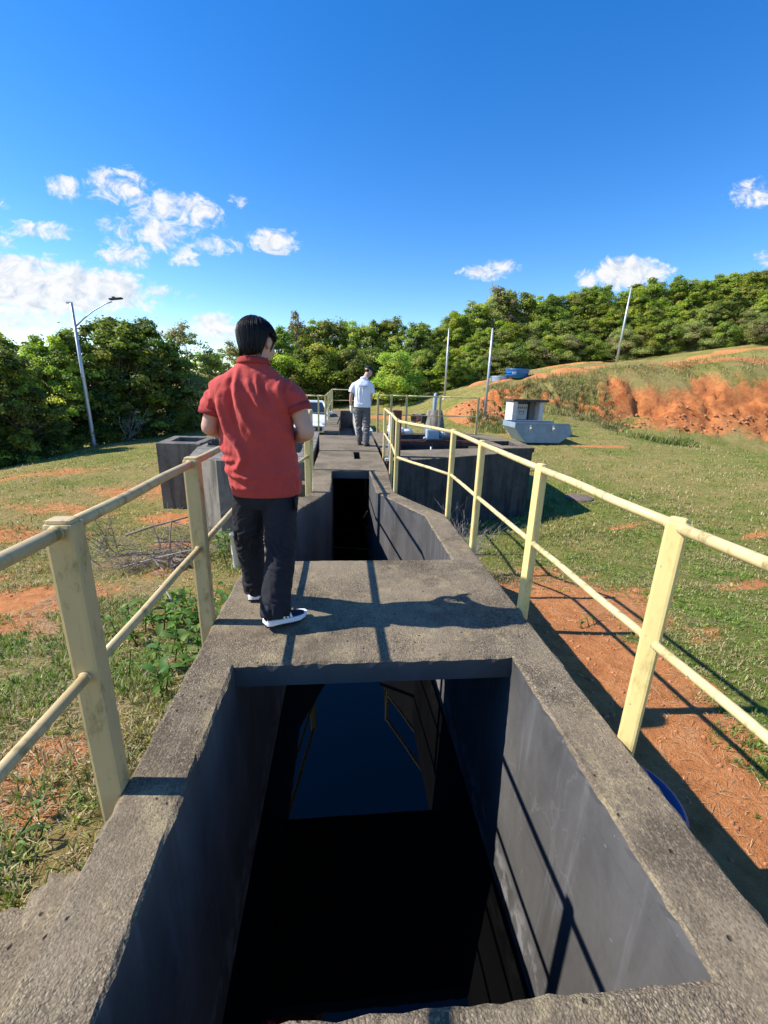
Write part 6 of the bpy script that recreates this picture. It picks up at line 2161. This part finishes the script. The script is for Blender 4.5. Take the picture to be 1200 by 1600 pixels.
def straw(n, x0, x1, y0, y1, seed, ln=.09, wid=.0028):
    """dead stalks lying on the ground"""
    g = np.random.default_rng(seed)
    x = g.uniform(x0, x1, n); y = g.uniform(y0, y1, n)
    k = ~inside([(-.86, -2), (-.86, 4.8), (-.50, 5.9), (-.58, 12.9), (.9, 12.9), (.8, 7.4), (.78, 5.9), (1.25, 4.8), (1.25, -2)], x, y)
    k &= ~inside([(-1.46, -2), (-.8, -2), (-.8, 1.14), (-1.46, 1.14)], x, y)
    k &= g.random(n) < np.clip(.5 + n2(x, y, 1.2, 3, 45.) * 2.5, .05, 1)
    x, y = x[k], y[k]; n = len(x)
    ph = g.uniform(0, 6.283, n); L = ln * g.uniform(.3, 1.6, n)
    dx, dy = np.cos(ph) * L * .5, np.sin(ph) * L * .5
    a = np.stack([x - dx, y - dy, ground_h(x - dx, y - dy) + .003], -1); c = np.stack([x + dx, y + dy, ground_h(x + dx, y + dy) + .004], -1)
    m_ = (a + c) / 2 + np.stack([g.normal(size=n) * .1 * L, g.normal(size=n) * .1 * L, .006 + .012 * g.random(n)], -1)
    s_ = np.stack([-np.sin(ph), np.cos(ph), g.normal(size=n) * .4], -1) * wid * .5
    V = np.stack([a - s_, a + s_, m_ + s_, m_ - s_, c], 1).reshape(-1, 3)
    i = np.arange(n)[:, None] * 5
    F3 = np.concatenate([i + np.array([0, 1, 2]), i + np.array([0, 2, 3]), i + np.array([3, 2, 4])])
    C = np.array([(.42, .31, .17), (.52, .41, .25), (.34, .23, .13), (.27, .19, .12)])[g.integers(0, 4, n)] * g.uniform(.8, 1.2, (n, 1))
    return V, F3, np.repeat(C, 5, 0)


parts = [turf_clumps(6500, -3.6, -.85, .7, 4.6, 16, .060, .0060, .34, 71), turf_clumps(8000, -8., -.85, 3.4, 9., 11, .056, .0080, .58, 72), straw(26000, -3.4, -.85, .7, 5.0, 73),
         turf_clumps(14000, 2.0, 6.5, .8, 6.5, 12, .042, .0052, .36, 74, .018), turf_clumps(9000, 1.4, 9., 4.5, 11., 10, .055, .0085, .45, 75), straw(16000, 1.6, 6.5, .9, 7., 76, .07, .0026),
         grass_blades(150000, 2.5, 10., 1.05, .028, .0040, 1), grass_blades(190000, 6., 48., 1.2, .034, .010, 2)]
# ragged taller tufts: foot of walls, the overgrown half of the bank, the crest
def tufts(centres, per, hgt, spread, wid, dryness, seed):
    g = np.random.default_rng(seed)
    c = np.repeat(np.array(centres), per, 0)
    n = len(c)
    x = c[:, 0] + g.normal(size=n) * spread; y = c[:, 1] + g.normal(size=n) * spread
    z = ground_h(x, y)
    H = hgt * g.uniform(.4, 1.3, n); ph = g.uniform(0, 6.28, n); ln = H * g.uniform(.2, .9, n)
    dx, dy = np.cos(ph), np.sin(ph)
    base = np.stack([x, y, z - .02], -1); side = np.stack([-dy, dx, np.zeros(n)], -1) * wid * .5
    mid = base + np.stack([dx * ln * .3, dy * ln * .3, H * .65], -1); tip = base + np.stack([dx * ln, dy * ln, H * .95], -1)
    V = np.stack([base - side, base + side, mid + side * .8, mid - side * .8, tip], 1).reshape(-1, 3)
    i = np.arange(n)[:, None] * 5
    F3 = np.concatenate([i + np.array([0, 1, 2]), i + np.array([0, 2, 3]), i + np.array([3, 2, 4])])
    gr = np.array([(.09, .14, .022), (.13, .18, .032), (.16, .185, .045)])[g.integers(0, 3, n)]
    st = np.array([(.34, .26, .12), (.42, .33, .17), (.27, .22, .095)])[g.integers(0, 3, n)]
    C = np.where((g.random(n) < dryness)[:, None], st, gr) * g.uniform(.7, 1.25, (n, 1))
    return V, F3, np.repeat(C, 5, 0)


g5 = np.random.default_rng(55)
cen = [(x, y) for x, y in zip(g5.uniform(9.2, 16.6, 210), g5.uniform(24.0, 28.2, 210))]
parts.append(tufts(cen, 46, .24, .20, .022, .72, 61))
cen = [(x, y) for x, y in zip(g5.uniform(16, 34, 90), g5.uniform(27.2, 29, 90))]
parts.append(tufts(cen, 40, .20, .25, .024, .7, 62))
cen = [(17.2 + g5.normal() * 1.1, 21.2 + g5.normal() * .7) for _ in range(40)]
parts.append(tufts(cen, 40, .34, .22, .03, .25, 63))
cen = [(x, y) for x, y in zip(g5.uniform(6.8, 9.6, 60), g5.uniform(20.6, 23.2, 60))]
parts.append(tufts(cen, 40, .30, .16, .02, .3, 64))
cen = [(x, y) for x, y in zip(g5.uniform(1.4, 2.3, 40), g5.uniform(5.6, 8.2, 40))]
parts.append(tufts(cen, 34, .15, .10, .008, .55, 65))
cen = [(-.87 - abs(g5.normal()) * .1, y) for y in g5.uniform(1.3, 5.2, 60)]
parts.append(tufts(cen, 30, .085, .05, .005, .5, 66))
cen = [(4.5 + g5.normal() * .8, 8.4 + g5.normal() * .5) for _ in range(40)] + [(5.2 + g5.normal() * .2, 10.5 + g5.normal() * 1.2) for _ in range(30)]
parts.append(tufts(cen, 34, .12, .12, .010, .3, 67))
off_ = 0
Vs, Fs, Cs = [], [], []
for V, F, C in parts:
    Vs.append(V); Fs.append(F + off_); Cs.append(C); off_ += len(V)
gr = np_mesh('grass', np.concatenate(Vs), np.concatenate(Fs), M['blade'], colors={'col': np.concatenate(Cs)})
tag(gr, 'short patchy green and straw coloured turf with ragged taller tufts', 'grass', kind='stuff')
# crumbs of earth and small stones on the bare ground
g6 = np.random.default_rng(66)
n = 5200
x = np.concatenate([g6.uniform(1.25, 3.2, n // 2), g6.uniform(-4.5, -1.0, n // 2)]); y = np.concatenate([g6.uniform(.6, 6.5, n // 2), g6.uniform(1.2, 10, n // 2)])
k = soil_mask(x, y) > .55
x, y = x[k], y[k]
z = ground_h(x, y)
s = .004 + .010 * g6.random(len(x)) ** 5 * 2.2
octa = np.array([(1, 0, 0), (-1, 0, 0), (0, 1, 0), (0, -1, 0), (0, 0, .8), (0, 0, -.8)])
of = np.array([(0, 2, 4), (2, 1, 4), (1, 3, 4), (3, 0, 4), (2, 0, 5), (1, 2, 5), (3, 1, 5), (0, 3, 5)])
V = (np.stack([x, y, z], -1)[:, None] + octa[None] * (s[:, None, None] * g6.uniform(.6, 1.3, (len(x), 6, 1)))).reshape(-1, 3)
F = (np.arange(len(x))[:, None, None] * 6 + of[None]).reshape(-1, 3)
n = 520
x = np.concatenate([g6.uniform(15.5, 30, n), g6.uniform(6.3, 9.5, 120)]); y = np.concatenate([24.4 + g6.normal(size=n) * .45, 23.6 + g6.normal(size=120) * .6])
s2 = .03 + .14 * g6.random(len(x)) ** 4
V2 = (np.stack([x, y, ground_h(x, y)], -1)[:, None] + octa[None] * (s2[:, None, None] * g6.uniform(.6, 1.3, (len(x), 6, 1)))).reshape(-1, 3)
F2 = (np.arange(len(x))[:, None, None] * 6 + of[None]).reshape(-1, 3)
F = np.concatenate([F, F2 + len(V)]); V = np.concatenate([V, V2])
M['clod'] = simple('earth crumbs', (.40, .17, .075), .95, var=.35, scale=3)
tag(np_mesh('earth_crumbs', V, F, M['clod']), 'crumbs of dry red earth scattered on the bare ground', 'crumbs', kind='stuff')
